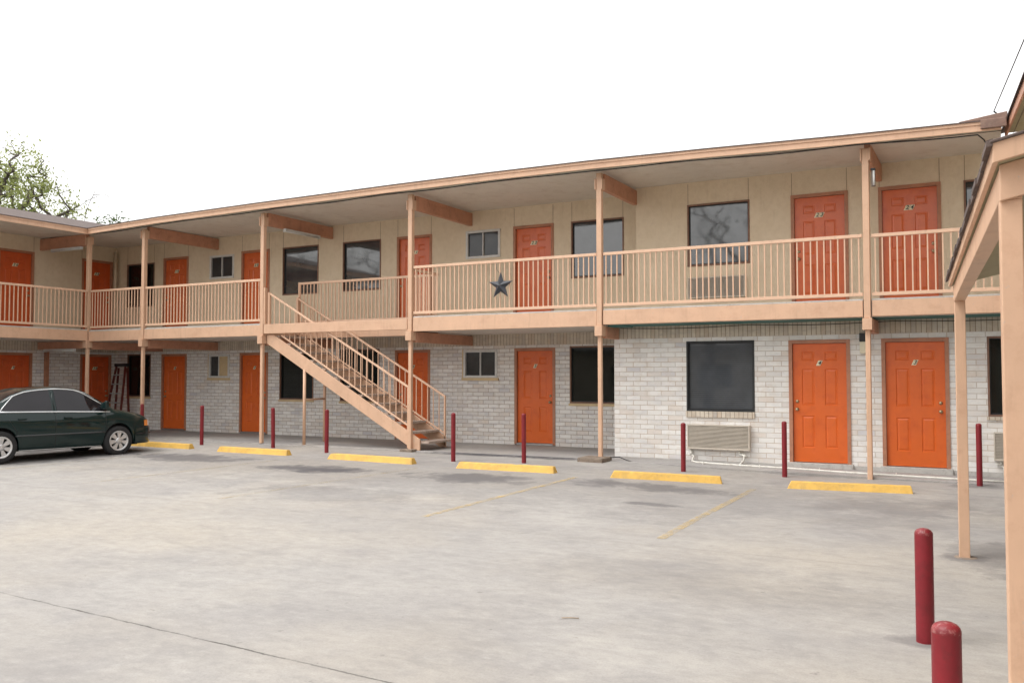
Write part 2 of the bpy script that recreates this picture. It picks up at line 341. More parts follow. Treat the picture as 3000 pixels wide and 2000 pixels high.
def attach(o, parent):
    """parent without moving the child (only for parents whose ancestors are unrotated)"""
    off = Vector((0, 0, 0)); p = parent
    while p: off += p.location; p = p.parent
    o.location = Vector(o.location)-off; o.parent = parent
def thing(name, label, cat, loc=(0, 0, 0), group=None, rz=0):
    o = bpy.data.objects.new(name, None); o.empty_display_size = .2; col.objects.link(o); o.location = loc; o.rotation_euler.z = rz
    return tag(o, label, cat, group)
def tag(o, label=None, cat=None, group=None, kind=None):
    for k, v in (('label', label), ('category', cat), ('group', group), ('kind', kind)):
        if v: o[k] = v
    return o
def child(o, parent, loc=(0, 0, 0), rz=0):    # local placement under a parent
    o.parent = parent; o.location = loc; o.rotation_euler = (0, 0, rz); return o
def copy_tree(o, parent=None):
    c = o.copy(); col.objects.link(c); c.parent = parent
    for ch in list(o.children): copy_tree(ch, c)
    return c
def text_mesh(name, s, size, depth, mat, shear=.0):
    cu = bpy.data.curves.new(name, 'FONT'); cu.body = s; cu.size = size; cu.extrude = depth; cu.align_x = 'CENTER'; cu.align_y = 'CENTER'; cu.shear = shear; cu.offset = .0016
    t = bpy.data.objects.new(name, cu); col.objects.link(t)
    dg = bpy.context.evaluated_depsgraph_get(); me = bpy.data.meshes.new_from_object(t.evaluated_get(dg)); bpy.data.objects.remove(t)
    me.transform(Matrix.Rotation(math.pi/2, 4, 'X')); me.materials.clear(); me.materials.append(M[mat])
    o = bpy.data.objects.new(name, me); col.objects.link(o); return o

def sstep(a, b, x):
    t = max(0, min(1, (x-a)/(b-a))); return t*t*(3-2*t)
def gz(x, y): return .015*min(y, 0)-.02-.09*sstep(-6.5, -2.5, x)*sstep(-7, -1, y)
def lerp_tab(tab, x):
    if x <= tab[0][0]: return tab[0][1]
    for (a, p), (b, q) in zip(tab, tab[1:]):
        if x <= b: return p+(q-p)*(x-a)/(b-a)
    return tab[-1][1]

# ================================================================== THE GROUND
g = MB(); g.smooth = True
xs = [-300, -120, -60, -40]+[-30+.5*i for i in range(80)]+[14, 30, 80, 250]
ys = [-250, -100, -50, -35]+[-25+.5*i for i in range(60)]+[8, 20, 60, 300]
nx = len(xs)
g.add([(x, y, max(-.6, gz(x, y)) if y < 3 else -.02-.09*sstep(-6.5, -2.5, x)) for y in ys for x in xs],
      [(j*nx+i, j*nx+i+1, (j+1)*nx+i+1, (j+1)*nx+i) for j in range(len(ys)-1) for i in range(nx-1)])
tag(g.build('parking_lot', 'concrete'), kind='structure')
g = MB()
g.box(-21.0, -6.475, -.02, 2.44, -.15, .0)
tag(g.build('walkway', 'walk_concrete', bevel=.012), kind='structure')
g = MB(); g.box(-23.4, -21.004, -9, 2.44, -.2, -.001)
tag(g.build('wing_walkway', 'walk_concrete', bevel=.012), kind='structure')
g = MB()
for (a, b) in (((-3.03, -6.6), (-3.14, -2.05)), ((-5.99, -6.6), (-5.88, -2.4))):
    (x0, y0), (x1, y1) = a, b
    for i in range(10):
        t0, t1 = i/10, (i+1)/10
        p = [(x0+(x1-x0)*t, y0+(y1-y0)*t) for t in (t0, t1)]
        g.face([(p[0][0]-.05, p[0][1], gz(*p[0])+.005), (p[0][0]+.05, p[0][1], gz(*p[0])+.005), (p[1][0]+.05, p[1][1], gz(*p[1])+.005), (p[1][0]-.05, p[1][1], gz(*p[1])+.005)])
tag(g.build('painted_stall_lines', 'line_paint'), kind='structure')
g = MB()
for (a, b) in (((-9.33, -6.6), (-8.9, -2.5)), ((-12.5, -6.4), (-12.1, -2.5)), ((-15.7, -6.4), (-15.3, -2.5))):
    (x0, y0), (x1, y1) = a, b
    for i in range(10):
        t0, t1 = i/10, (i+1)/10
        p = [(x0+(x1-x0)*t, y0+(y1-y0)*t) for t in (t0, t1)]
        g.face([(p[0][0]-.05, p[0][1], gz(*p[0])+.005), (p[0][0]+.05, p[0][1], gz(*p[0])+.005), (p[1][0]+.05, p[1][1], gz(*p[1])+.005), (p[1][0]-.05, p[1][1], gz(*p[1])+.005)])
tag(g.build('faded_stall_lines', 'line_faint'), kind='structure')

# ================================================================== THE MOTEL
motel = thing('motel_building', 'two-storey motel with white brick below, cream stucco above and peach balcony trim', 'building', (-10, 2.4, 0))
WL, YL, YU, XW = 2.42, .754, 1.843, -23.3
FL = 2.80            # balcony floor level
COLX = [-21.2, -19.06, -14.97, -10.77, -6.45, -1.74]

def wall(name, mat, axis, pos, u0, u1, z0, z1, holes, depth=.16, seams=(), parent=motel):
    """a wall with real openings; axis 'y': plane y=pos facing -y, axis 'x': plane x=pos facing +x"""
    b = MB(); sgn = 1 if axis == 'y' else -1
    def P(u, t, z): return (u, pos+t, z) if axis == 'y' else (pos-t, u, z)
    us = sorted({u0, u1, *[h[i] for h in holes for i in (0, 1) if u0 < h[i] < u1]}); zs = sorted({z0, z1, *[h[i] for h in holes for i in (2, 3) if z0 < h[i] < z1]})
    inh = lambda u, z: any(h[0] < u < h[1] and h[2] < z < h[3] for h in holes)
    for a, c in zip(us, us[1:]):
        for d, e in zip(zs, zs[1:]):
            if inh((a+c)/2, (d+e)/2): continue
            b.face([P(a, 0, d), P(c, 0, d), P(c, 0, e), P(a, 0, e)] if axis == 'y' else [P(a, 0, d), P(a, 0, e), P(c, 0, e), P(c, 0, d)][::-1])
    for h in holes:
        a, c, d, e = max(h[0], u0), min(h[1], u1), max(h[2], z0), min(h[3], z1)
        if h[0] >= u0: b.face([P(a, 0, d), P(a, depth, d), P(a, depth, e), P(a, 0, e)])
        if h[1] <= u1: b.face([P(c, 0, d), P(c, 0, e), P(c, depth, e), P(c, depth, d)])
        if h[3] <= z1: b.face([P(a, 0, e), P(a, depth, e), P(c, depth, e), P(c, 0, e)])
        if h[2] >= z0: b.face([P(a, 0, d), P(c, 0, d), P(c, depth, d), P(a, depth, d)])
    b.mi = 1
    for (u, za, zb) in seams:
        if axis == 'y': b.box(u-.005, u+.005, pos-.004, pos, za, zb)
        else: b.box(pos, pos+.004, u-.005, u+.005, za, zb)
    return b.build(name, [mat, 'seam_tan'], parent, wn='keep')

# openings -------------------------------------------------------------------
DW = .90; DH = 2.075; FR = .065
# (centre, plane, z0, axis, number, handle side, finish)
doors_low = [(-20.72, WL, '8', -1), (-17.62, WL, '7', 1), (-12.40, WL, '6', -1), (-9.06, WL, '5', 1), (-2.635, YL, '4', -1), (-1.105, YL, '3', 1)]
doors_up = [(-20.70, WL, '19', -1), (-17.60, WL, '20', 1), (-12.36, WL, '21', -1), (-9.09, WL, '22', 1), (-2.775, YU, '23', -1), (-1.225, YU, '24', 1)]
wing_doors = [(-.72, '27', 1), (1.78, '28', -1)]
big_low = [(-22.70, -21.72, .97, 2.19, WL, 'glass_low'), (-16.67, -15.54, .96, 2.2, WL, 'glass_low'), (-14.62, -13.42, .94, 2.22, WL, 'glass_low'), (-8.17, -6.90, .98, 2.2, WL, 'glass_low'),
           (-5.0, -3.775, .93, 2.19, YL, 'glass_blind'), (-.02, 1.2, .93, 2.18, YL, 'glass_low')]
big_up = [(-22.78, -21.62, 3.63, 4.88, WL, 'glass_low'), (-16.60, -15.40, 3.73, 4.97, WL, 'glass_up'), (-14.56, -13.39, 3.74, 4.97, WL, 'glass_up'), (-8.13, -6.92, 3.74, 4.97, WL, 'glass_up'),
          (-5.30, -4.09, 3.77, 4.98, YU, 'glass_up'), (-.33, .9, 3.77, 4.96, YU, 'glass_up')]
small_low = [(-19.30, -18.55, 1.53, 2.14, WL), (-10.92, -10.05, 1.54, 2.15, WL)]
small_up = [(-19.31, -18.42, 4.30, 4.92, WL), (-10.86, -9.97, 4.34, 4.96, WL)]
Z0L, Z0U = .055, FL+.055

def holes(plane, low):
    hs = []
    D, B, S, z0 = (doors_low, big_low, small_low, Z0L) if low else (doors_up, big_up, small_up, Z0U)
    for c, p, *_ in D:
        if p == plane: hs.append((c-DW/2-FR, c+DW/2+FR, z0-.06, z0+DH+FR))
    for a, b, c, d, p, *_ in B:
        if p == plane: hs.append((a-.02, b+.02, c-.02, d+.02))
    for a, b, c, d, p in S:
        if p == plane: hs.append((a-.02, b+.02, c-.02, d+.02))
    return hs
def seams(plane):
    out = []
    for h in holes(plane, False):
        if h[1]-h[0] > .95: out += [(h[0]+.02, h[3]+.0, 5.42), (h[1]-.02, h[3]+.0, 5.42)]
    return out
ZS = 2.262
wall('brick_wall', 'brick', 'y', WL, XW, -6.47, -.02, ZS, holes(WL, True), seams=())
wall('soldier_course', 'brick_soldier', 'y', WL-.002, XW, -6.47, ZS, 2.53, [h for h in holes(WL, True) if h[3] > ZS])
wall('brick_wall', 'brick_white', 'y', YL, -6.47, 2.6, .0, ZS+.02, holes(YL, True))
wall('soldier_course', 'brick_soldier', 'y', YL-.002, -6.47, 2.6, ZS+.02, 2.53, [])
b = MB(); b.face([(-6.47, YL, 0), (-6.47, YL, 2.53), (-6.47, WL+.2, 2.53), (-6.47, WL+.2, 0)]); b.build('brick_return', 'brick', motel)
b = MB(); b.box(-6.475, 2.6, YL-.004, YL+.16, -.25, .0); b.build('foundation_strip', 'slab_edge', motel, bevel=.008)
b = MB(); b.box(-3.2, 2.6, YL-.012, YL-.0045, -.2, .022); b.build('foundation_strip', 'slab_edge', motel)
for c, p, *_ in doors_low:
    if p == YL:
        b = MB(); b.box(c-DW/2-.10, c+DW/2+.10, YL-.06, YL+.02, -.2, .045); b.build('door_step', 'slab_edge', motel, bevel=.01)
b = MB(); b.hexa([(-6.4, .02, -.3), (2.6, .02, -.3), (2.6, YL-.013, -.3), (-6.4, YL-.013, -.3), (-6.4, .02, -.012), (2.6, .02, -.125), (2.6, YL-.013, -.075), (-6.4, YL-.013, .0)]); b.build('concrete_apron', 'walk_concrete', motel, bevel=.01)
wall('stucco_wall', 'stucco', 'y', WL, XW, -6.41, FL-.02, 5.45, holes(WL, False), seams=seams(WL))
wall('stucco_wall', 'stucco', 'y', YU, -6.41, 2.6, FL-.02, 5.45, holes(YU, False), seams=seams(YU))
b = MB(); b.face([(-6.41, YU, FL), (-6.41, YU, 5.45), (-6.41, WL+.2, 5.45), (-6.41, WL+.2, FL)]); b.build('stucco_return', 'stucco', motel)
wh = lambda z0: [(c-DW/2-FR, c+DW/2+FR, z0-.06, z0+DH+FR) for c, *_ in wing_doors[:1]]+[(1.33-FR, 2.23+FR, z0-.06, z0+DH+FR)]
wall('brick_wall', 'brick', 'x', XW, -9, WL, -.02, ZS, wh(Z0L))
wall('soldier_course', 'brick_soldier', 'x', XW+.002, -9, WL, ZS, 2.53, [])
wall('stucco_wall', 'stucco', 'x', XW, -9, WL, FL-.02, 5.45, wh(Z0U), seams=[(-.22, FL, 5.42), (-1.25, 4.95, 5.42), (1.26, 4.95, 5.42)])
# dark room block behind the walls so that openings never show sky
b = MB(); b.box(-32, 2.5, WL+.17, 11.5, -.2, 5.4); b.box(-6.3, 2.55, YL+.17, WL+.1, -.2, 2.5); b.box(-6.3, 2.5, YU+.17, WL+.15, 2.6, 5.38); b.box(-32, XW-.17, -9, WL+.16, -.2, 5.39)
b.build('core_wall', 'far_wall', motel)

# doors ----------------------------------------------------------------------
def door_mesh(name):
    b = MB(); w, h, t = DW, DH, .045
    cols_ = [(.17, .40), (.60, .83)]; rows = [(.12, .39), (.48, .785), (.855, .93)]
    us = [0]+[q*w for p in cols_ for q in p]+[w]; zs = [0]+[q*h for p in rows for q in p]+[h]
    for i in range(5):
        for j in range(7):
            a, c, d, e = us[i]-w/2, us[i+1]-w/2, zs[j], zs[j+1]
            if i in (1, 3) and j in (1, 3, 5):
                rings = [(0, 0), (.010, .011), (.018, .011), (.042, .003)]
                R_ = [[(a+k, y, d+k), (c-k, y, d+k), (c-k, y, e-k), (a+k, y, e-k)] for k, y in rings]
                for r0, r1 in zip(R_, R_[1:]):
                    for q in range(4): b.face([r0[q], r0[(q+1) % 4], r1[(q+1) % 4], r1[q]])
                b.face(R_[-1])
            else: b.face([(a, 0, d), (c, 0, d), (c, 0, e), (a, 0, e)])
    b.face([(-w/2, 0, h), (w/2, 0, h), (w/2, t, h), (-w/2, t, h)])
    me_o = b.build(name, 'orange', None, wn='keep'); me = me_o.data; bpy.data.objects.remove(me_o); return me
DMESH = door_mesh('door')
DMESH_UP = DMESH.copy(); DMESH_UP.materials.clear(); DMESH_UP.materials.append(M['orange_up'])
DMESH_OLD = DMESH.copy(); DMESH_OLD.materials.clear(); DMESH_OLD.materials.append(M['orange_old'])
b = MB()
for s in (-1, 1):
    x0, x1 = sorted((s*(DW/2+.004), s*(DW/2+FR)))
    b.box(x0, x1, -.055, .10, -.03, DH+FR)
b.box(-DW/2-.004, DW/2+.004, -.055, .10, DH+.004, DH+FR)
for s in (-1, 1):
    x0, x1 = sorted((s*(DW/2-.006), s*(DW/2+.004))); b.box(x0, x1, .012, .09, -.03, DH+.004)
fo = b.build('door_frame', 'frame_brown'); FMESH = fo.data; bpy.data.objects.remove(fo)
b = MB(); b.box(-DW/2-.004, DW/2+.004, -.06, .08, -.05, -.006); fo = b.build('sill', 'steel'); SMESH = fo.data; bpy.data.objects.remove(fo)
b = MB(); b.lathe([(.001, -.07), (.022, -.068), (.029, -.055), (.024, -.035), (.012, -.03), (.012, -.012), (.030, -.010), (.030, 0)], axis='y', n=16)
fo = b.build('knob', 'brass'); KMESH = fo.data; bpy.data.objects.remove(fo)
b = MB(); b.lathe([(.001, -.024), (.020, -.022), (.027, -.012), (.030, 0)], axis='y', n=16); fo = b.build('deadbolt', 'brass'); BMESH = fo.data; bpy.data.objects.remove(fo)
def inst(name, me, parent, loc, rz=0):
    o = bpy.data.objects.new(name, me); col.objects.link(o); o.parent = parent; o.location = loc; o.rotation_euler.z = rz; return o
TILE = {}
def tile_mesh():
    b = MB(); s = .02; w, h = .036, .045
    b.hexa([(-w-s, -.006, -h), (w-s, -.006, -h), (w-s, 0, -h), (-w-s, 0, -h), (-w+s, -.006, h), (w+s, -.006, h), (w+s, 0, h), (-w+s, 0, h)])
    o = b.build('number_tile', 'tile'); me = o.data; bpy.data.objects.remove(o); return me
TM = tile_mesh()
def digit(ch):
    if ch not in TILE:
        o = text_mesh('digit_'+ch, ch, .098, .002, 'ink', .35); TILE[ch] = o.data; bpy.data.objects.remove(o)
    return TILE[ch]
def put_door(x, y, z, num, side, me, rz=0, label=None):
    ml = Vector(motel.location)
    d = inst('door', me, motel, Vector((x, y, z))-ml, rz)
    if label: d['label'] = label
    inst('door_frame', FMESH, d, (0, 0, 0)); inst('threshold', SMESH, d, (0, 0, 0))
    inst('knob', KMESH, d, (side*(DW/2-.07), 0, .92)); inst('deadbolt', BMESH, d, (side*(DW/2-.07), 0, 1.06))
    zt = DH*.835
    for i, ch in enumerate(num):
        dx = (i-(len(num)-1)/2)*.078
        t = inst('number_plate', TM, d, (dx, -.0005, zt)); t['label'] = 'cream tile with the digit %s' % ch
        tx = inst('number', digit(ch), d, (dx-.002, -.0085, zt))
    return d
DY = .035
for c, p, num, s in doors_low: put_door(c, p+DY, Z0L, num, s, DMESH, label='orange ground-floor door numbered %s' % num)
for c, p, num, s in doors_up: put_door(c, p+DY, Z0U, num, s, DMESH_UP, label='orange upstairs door numbered %s' % num)
put_door(XW-DY, -.72, Z0L, '9', 1, DMESH_OLD, math.pi/2); put_door(XW-DY, -.72, Z0U, '26', 1, DMESH_OLD, math.pi/2)
put_door(XW-DY, 1.78, Z0L, '10', 1, DMESH_OLD, math.pi/2); put_door(XW-DY, 1.78, Z0U, '25', 1, DMESH_OLD, math.pi/2)

# windows --------------------------------------------------------------------
def put_window(a, b_, c, d, plane, g_, kind='big', low=False, label=None):
    ml = Vector(motel.location); wdt, h = b_-a, d-c; ox = (a+b_)/2
    f = MB(); fw = .012 if kind == 'big' else .035
    y0, y1 = (-.012, .07) if kind == 'big' else (-.02, .06)
    f.box(-wdt/2-.019, -wdt/2+fw, y0, y1, 0, h); f.box(wdt/2-fw, wdt/2+.019, y0, y1, 0, h); f.box(-wdt/2-.019, wdt/2+.019, y0-.003, y1, h-fw, h+.019); f.box(-wdt/2-.019, wdt/2+.019, y0-.003, y1, -.019, fw)
    wname = 'window'
    mat = ('black_plastic' if g_ == 'glass_blind' else 'window_brown') if kind == 'big' else 'white_metal'
    o = f.build(wname, mat, bevel=.003); o.parent = motel; o.location = Vector((ox, plane, c))-ml
    if label: o['label'] = label
    if kind == 'big':
        q = MB(); q.box(-wdt/2+fw, wdt/2-fw, .055, .065, fw, h-fw); p = q.build('pane', g_); p.parent = o
        q = MB(); e = .016                                    # dark gasket
        q.box(-wdt/2+fw, -wdt/2+fw+e, .03, .055, fw, h-fw); q.box(wdt/2-fw-e, wdt/2-fw, .03, .055, fw, h-fw); q.box(-wdt/2+fw+e, wdt/2-fw-e, .03, .055, fw, fw+e*1.4); q.box(-wdt/2+fw+e, wdt/2-fw-e, .03, .055, h-fw-e, h-fw)
        p = q.build('gasket', 'black_plastic'); p.parent = o
        if low:
            s = MB()
            if g_ == 'glass_blind':
                s.box(-wdt/2-.03, wdt/2+.02, -.035, .03, -.135, -.022); p = s.build('sill', 'brick_soldier', bevel=.006); p.parent = o
                s = MB(); s.box(-wdt/2+.06, wdt/2-.03, .068, .075, .05, .09); p = s.build('blind_rail', 'tan'); p.parent = o
            else: s.box(-wdt/2-.04, wdt/2+.04, -.03, .06, -.075, -.02); p = s.build('sill', 'tan' if ox < -6 else 'brick_soldier', bevel=.005); p.parent = o
    else:
        mid = .012
        q = MB()
        if kind == 'half':
            q.box(-wdt/2+fw, mid*2-.06, .03, .04, fw, h-fw); p = q.build('pane', 'glass_small'); p.parent = o
            q = MB(); q.box(mid*2-.03, wdt/2-fw, .012, .03, fw, h-fw); p = q.build('infill_board', 'tan'); p.parent = o
            q = MB(); q.box(mid*2-.06, mid*2-.03, .0, .05, fw, h-fw); p = q.build('mullion', 'white_metal'); p.parent = o
        else:
            q.box(-wdt/2+fw, -mid, .03, .04, fw, h-fw); p = q.build('pane', 'glass_small'); p.parent = o
            q = MB(); q.box(mid, wdt/2-fw, .03, .04, fw, h-fw); p = q.build('pane', 'glass_small'); p.parent = o
            q = MB(); q.box(-mid, mid, -.01, .05, fw, h-fw); p = q.build('mullion', 'white_metal', bevel=.002); p.parent = o
        if low:
            q = MB(); q.box(-wdt/2-.06, wdt/2+.06, -.04, .03, -.085, -.02); q.box(-wdt/2-.06, -wdt/2-.02, -.012, .05, -.02, h+.03); p = q.build('sill', 'tan', bevel=.004); p.parent = o
    return o
for i, (a, b_, c, d, p, g_) in enumerate(big_low): put_window(a, b_, c, d, p, g_, 'big', True, 'dark picture window with closed blinds on the ground floor' if g_ == 'glass_blind' else None)
for a, b_, c, d, p, g_ in big_up: put_window(a, b_, c, d, p, g_)
put_window(*small_low[0], None, 'half', True, 'small window half covered by a tan board'); put_window(*small_low[1], None, 'slider', True)
for s_ in small_up: put_window(*s_, None, 'slider')

# columns, caps, beams --------------------------------------------------------
ZEB = [(-21.0, 5.29), (-18.3, 5.365), (-15, 5.405), (-11.0, 5.432), (-8.7, 5.435), (-6.5, 5.42), (-4.3, 5.375), (-2.1, 5.315), (.22, 5.27), (2.0, 5.24)]
zeb = lambda x: lerp_tab(ZEB, x)
def column(x, y, base, axis='y', cap=True):
    ml = Vector(motel.location)
    b = MB(); hw = .039
    b.box(-hw, hw, -hw, hw, base, 2.50)
    o = b.build('column', 'peach', bevel=.012); o.parent = motel; o.location = Vector((x, y, 0))-ml
    u = MB(); u.box(-.052, .052, -.052, .052, 2.502, zeb(x)-.02); q = u.build('upper_post', 'peach', bevel=.01); q.parent = o
    for s_ in (-1, 1):
        u = MB(); u.box(min(s_*.078, s_*.0535), max(s_*.078, s_*.0535), -.075, .075, 5.08, 5.29); q = u.build('bracket', 'peach', bevel=.004); q.parent = o
    if cap:
        u = MB(); u.box(-.075, .075, -.10, .09, 2.31, 2.50)
        q = u.build('bracket', 'peach', bevel=.006); q.parent = o
    return o
bases = [0, 0, 0, 0, .045, -.12]
for x, z in zip(COLX, bases): column(x if x != -21.2 else -21.24, 0, z)
column(-21.24, -4.3, 0)
def beam(p0, p1, z0, z1, t=.095, parent=motel, name='beam'):
    b = MB(); (x0, y0), (x1, y1) = p0, p1
    if abs(x0-x1) < 1e-6: b.box(x0-t/2, x0+t/2, min(y0, y1), max(y0, y1), z0, z1)
    else: b.box(min(x0, x1), max(x0, x1), y0-t/2, y0+t/2, z0, z1)
    return b.build(name, 'peach_dark', parent, bevel=.005)
for i, x in enumerate(COLX):
    x_ = x if i else -21.24
    yb = WL if x < -6.46 else YU
    if i == 0: beam((x_-.07, 0), (XW, 0), 5.06, 5.37)
    else: beam((x_+.02, .085), (x_+.02, (yb if i != 4 else YU+.0)), 5.10, 5.40)
    yl = WL if x < -6.46 else YL
    if i == 4: yl = YL
    if i: beam((x_+.03, .10), (x_+.03, yl), 2.275, 2.495, .11)
beam((-21.24-.10, 0), (XW, 0), 2.30, 2.495, .11)
beam((-21.24, .10), (-21.24, WL), 2.275, 2.48, .1)
beam((-21.24-.07, -4.3), (XW, -4.3), 5.06, 5.37); beam((-21.24-.10, -4.3), (XW, -4.3), 2.30, 2.495, .11)

# concrete footings
for x, y, sx, sy, z0, z1, rz in ((-6.52, -.12, .25, .25, -.2, .055, .05),):
    b = MB(); b.box(x-sx, x+sx, y-sy, y+sy, z0, z1); b.build('footing', 'footing', motel, bevel=.02)
b = MB(); b.box(-10.93, -10.62, -.17, .12, -.08, .03); b.build('footing', 'footing', motel, bevel=.015)

# balcony slab, fascias -----------------------------------------------------------
YI = 1.10   # inner edge of stairwell
b = MB()
b.box(-23.3, -14.90, .045, WL, 2.52, FL); b.box(-14.90, -10.84, YI+.045, WL, 2.52, FL); b.box(-10.84, -6.42, .045, WL, 2.52, FL); b.box(-6.42, 2.6, .045, YU, 2.52, FL)
b.box(-23.3, -21.20, -9, .045, 2.52, FL)
b.build('balcony_floor', 'soffit', motel)
b = MB(); b.box(-6.36, 2.6, .06, YL-.003, 2.512, 2.519); b.box(-6.36, -6.0, .15, .55, 2.49, 2.512); b.build('soffit_board', 'teal', motel)
def fascia(x0, x1, y0, y1, z0, z1, name='balcony_fascia', step=.0):
    b = MB(); b.box(x0, x1, y0, y1, z0, z1)
    b.build(name, 'peach', motel, bevel=.006)
segs = [(-21.16, -19.12, 2.485, 2.745), (-19.0, -15.035, 2.50, 2.75), (-10.70, -6.51, 2.50, 2.79), (-6.38, -1.81, 2.525, 2.79), (-1.67, 2.6, 2.53, 2.79)]
for x0, x1, z0, z1 in segs: fascia(x0, x1, -.03, .045, z0, z1)
fascia(-15.0+.1, -10.84, -.045, .02, 2.545, 2.765, 'stair_header')
fascia(-14.90, -10.84, YI, YI+.044, 2.475, 2.76)
b = MB(); b.box(-21.245, -21.17, -9, -.07, 2.50, 2.77); b.build('balcony_fascia', 'peach', motel, bevel=.006)
for x0, x1 in ((-14.94, -14.895), (-10.84, -10.80)):
    b = MB(); b.box(x0, x1, .03, YI, 2.48, 2.79); b.build('well_trim', 'peach', motel, bevel=.004)
# thin strip under the railings (floor nosing, weathered)
for x0, x1, z0, z1 in segs:
    b = MB(); b.box(x0, x1, -.018, .05, z1+.002, z1+.028); b.build('floor_nosing', 'slab_edge', motel, bevel=.004)
b = MB(); b.box(-21.235, -21.18, -9, -.07, 2.772, 2.80); b.build('floor_nosing', 'slab_edge', motel, bevel=.004)

# roof ---------------------------------------------------------------------------
OV = -.34; XE = -21.2+.34
xs_ = [XE, -18.3, -15, -11, -8.7, -6.5, -4.3, -2.1, .22]
def ztop(x): return zeb(x)+.15
b = MB(); sl = .225
for a, c in zip(xs_, xs_[1:]):      # main eave fascia with a slight sag
    b.hexa([(a, OV, zeb(a)), (c, OV, zeb(c)), (c, OV+.03, zeb(c)), (a, OV+.03, zeb(a)), (a, OV, ztop(a)), (c, OV, ztop(c)), (c, OV+.03, ztop(c)), (a, OV+.03, ztop(a))])
    b.hexa([(a, OV-.018, zeb(a)+.095), (c, OV-.018, zeb(c)+.095), (c, OV-.0005, zeb(c)+.095), (a, OV-.0005, zeb(a)+.095), (a, OV-.018, ztop(a)+.004), (c, OV-.018, ztop(c)+.004), (c, OV-.0005, ztop(c)+.004), (a, OV-.0005, ztop(a)+.004)])
fa = b.build('roof_fascia', 'peach', motel, wn=True)
b = MB(); b.box(XE-.03, XE, -9, OV, 5.29, 5.44); b.box(XE+.0005, XE+.018, -9, OV-.02, 5.385, 5.445); b.build('roof_fascia', 'peach', motel, bevel=.003)
b = MB()
for a, c in zip(xs_, xs_[1:]):
    za, zc_ = ztop(a)+.006, ztop(c)+.006; run = 6.0
    xa2 = a if a > XE+.1 else XE-run
    b.face([(a, OV-.035, za), (c, OV-.035, zc_), (c, OV+run, zc_+sl*run), (xa2, OV+run, za+sl*run)])
    b.face([(a, OV-.035, za-.018), (a, OV-.035, za), (c, OV-.035, zc_), (c, OV-.035, zc_-.018)])
    b.face([(c, OV+run, zc_+sl*run), (c, OV+2*run, zc_), (xa2, OV+2*run, za), (xa2, OV+run, za+sl*run)])
zl = 5.446
b.face([(XE+.035, -9, zl), (XE+.035, OV-.035, zl), (XE-6, OV+6, zl+sl*6), (XE-6, -9, zl+sl*6)][::-1])
b.face([(XE+.035, -9, zl-.018), (XE+.035, OV-.035, zl-.018), (XE+.035, OV-.035, zl), (XE+.035, -9, zl)])
b.face([(XE-6, -9, zl+sl*6), (XE-6, 12, zl+sl*6), (XE-12, 12, zl), (XE-12, -9, zl)])
b.build('roof', 'shingle', motel, wn='keep')
# ceiling: overhang band then soffit, with a seam between them
b = MB()
for a, c in [(XW-.1, XE)]+list(zip(xs_, xs_[1:])):
    for y0, y1, mi, dz in ((OV+.03, .0, 1, 0), (.0, WL+.1, 0, .012)):
        if a < XE-.1 and mi: continue
        z = lambda x, y: (zeb(x)+.05)+(5.43-(zeb(x)+.05))*max(0, (y-OV))/(WL-OV)+dz
        b.mi = mi; b.face([(a, y0, z(a, y0)), (a, y1, z(a, y1)), (c, y1, z(c, y1)), (c, y0, z(c, y0))])
b.mi = 1; b.face([(XE-.03, -9, 5.335), (-21.2, -9, 5.35), (-21.2, 0, 5.35), (XE-.03, 0, 5.335)])
b.mi = 0; b.face([(-21.2, -9, 5.36), (XW-.1, -9, 5.41), (XW-.1, .02, 5.41), (-21.2, .02, 5.36)])
b.mi = 2
for a, c in zip(xs_, xs_[1:]):
    z = lambda x: (zeb(x)+.05)+(5.43-(zeb(x)+.05))*.34/(WL+.34)
    b.hexa([(a, -.008, z(a)-.008), (c, -.008, z(c)-.008), (c, .008, z(c)-.008), (a, .008, z(a)-.008), (a, -.008, z(a)+.02), (c, -.008, z(c)+.02), (c, .008, z(c)+.02), (a, .008, z(a)+.02)])
b.build('ceiling', ['soffit', 'soffit_band', 'ac_dark'], motel, wn='keep')

# rotated right wing: its roof edge passes overhead at the right of the frame -------------------
# local frame: origin o0, along direction dW (towards the camera side), outward normal nW (to -x)
dW = Vector((.0755, -.9971, 0)); nW = Vector((-.9971, -.0755, 0)); o0 = Vector((.27, .35, 0))
def PW(s, t, z): v = o0+dW*s-nW*t; return (v.x, v.y, z)     # s along, t inwards (to +x)
def wbox(b, s0, s1, t0, t1, z0, z1): b.hexa([PW(s0, t0, z0), PW(s1, t0, z0), PW(s1, t1, z0), PW(s0, t1, z0), PW(s0, t0, z1), PW(s1, t0, z1), PW(s1, t1, z1), PW(s0, t1, z1)])
b = MB(); wbox(b, .0, 18, 0, .03, 5.30, 5.45); b.build('roof_fascia', 'peach_dark', motel, bevel=.004)
b = MB(); wbox(b, .0, 18, .031, 2.6, 5.37, 5.39); b.mi = 1
for k in range(18): wbox(b, .0, 18, .12+k*.14, .128+k*.14, 5.362, 5.3695)
b.build('ceiling', ['soffit_khaki', 'ac_dark'], motel)
b = MB(); b.face([PW(-.4, -.035, 5.455), PW(18, -.035, 5.455), PW(18, 6, 6.8), PW(-.4, 6, 6.8)]); b.face([PW(-.4, -.035, 5.437), PW(-.4, -.035, 5.455), PW(18, -.035, 5.455), PW(18, -.035, 5.437)])
b.build('roof', 'shingle', motel)
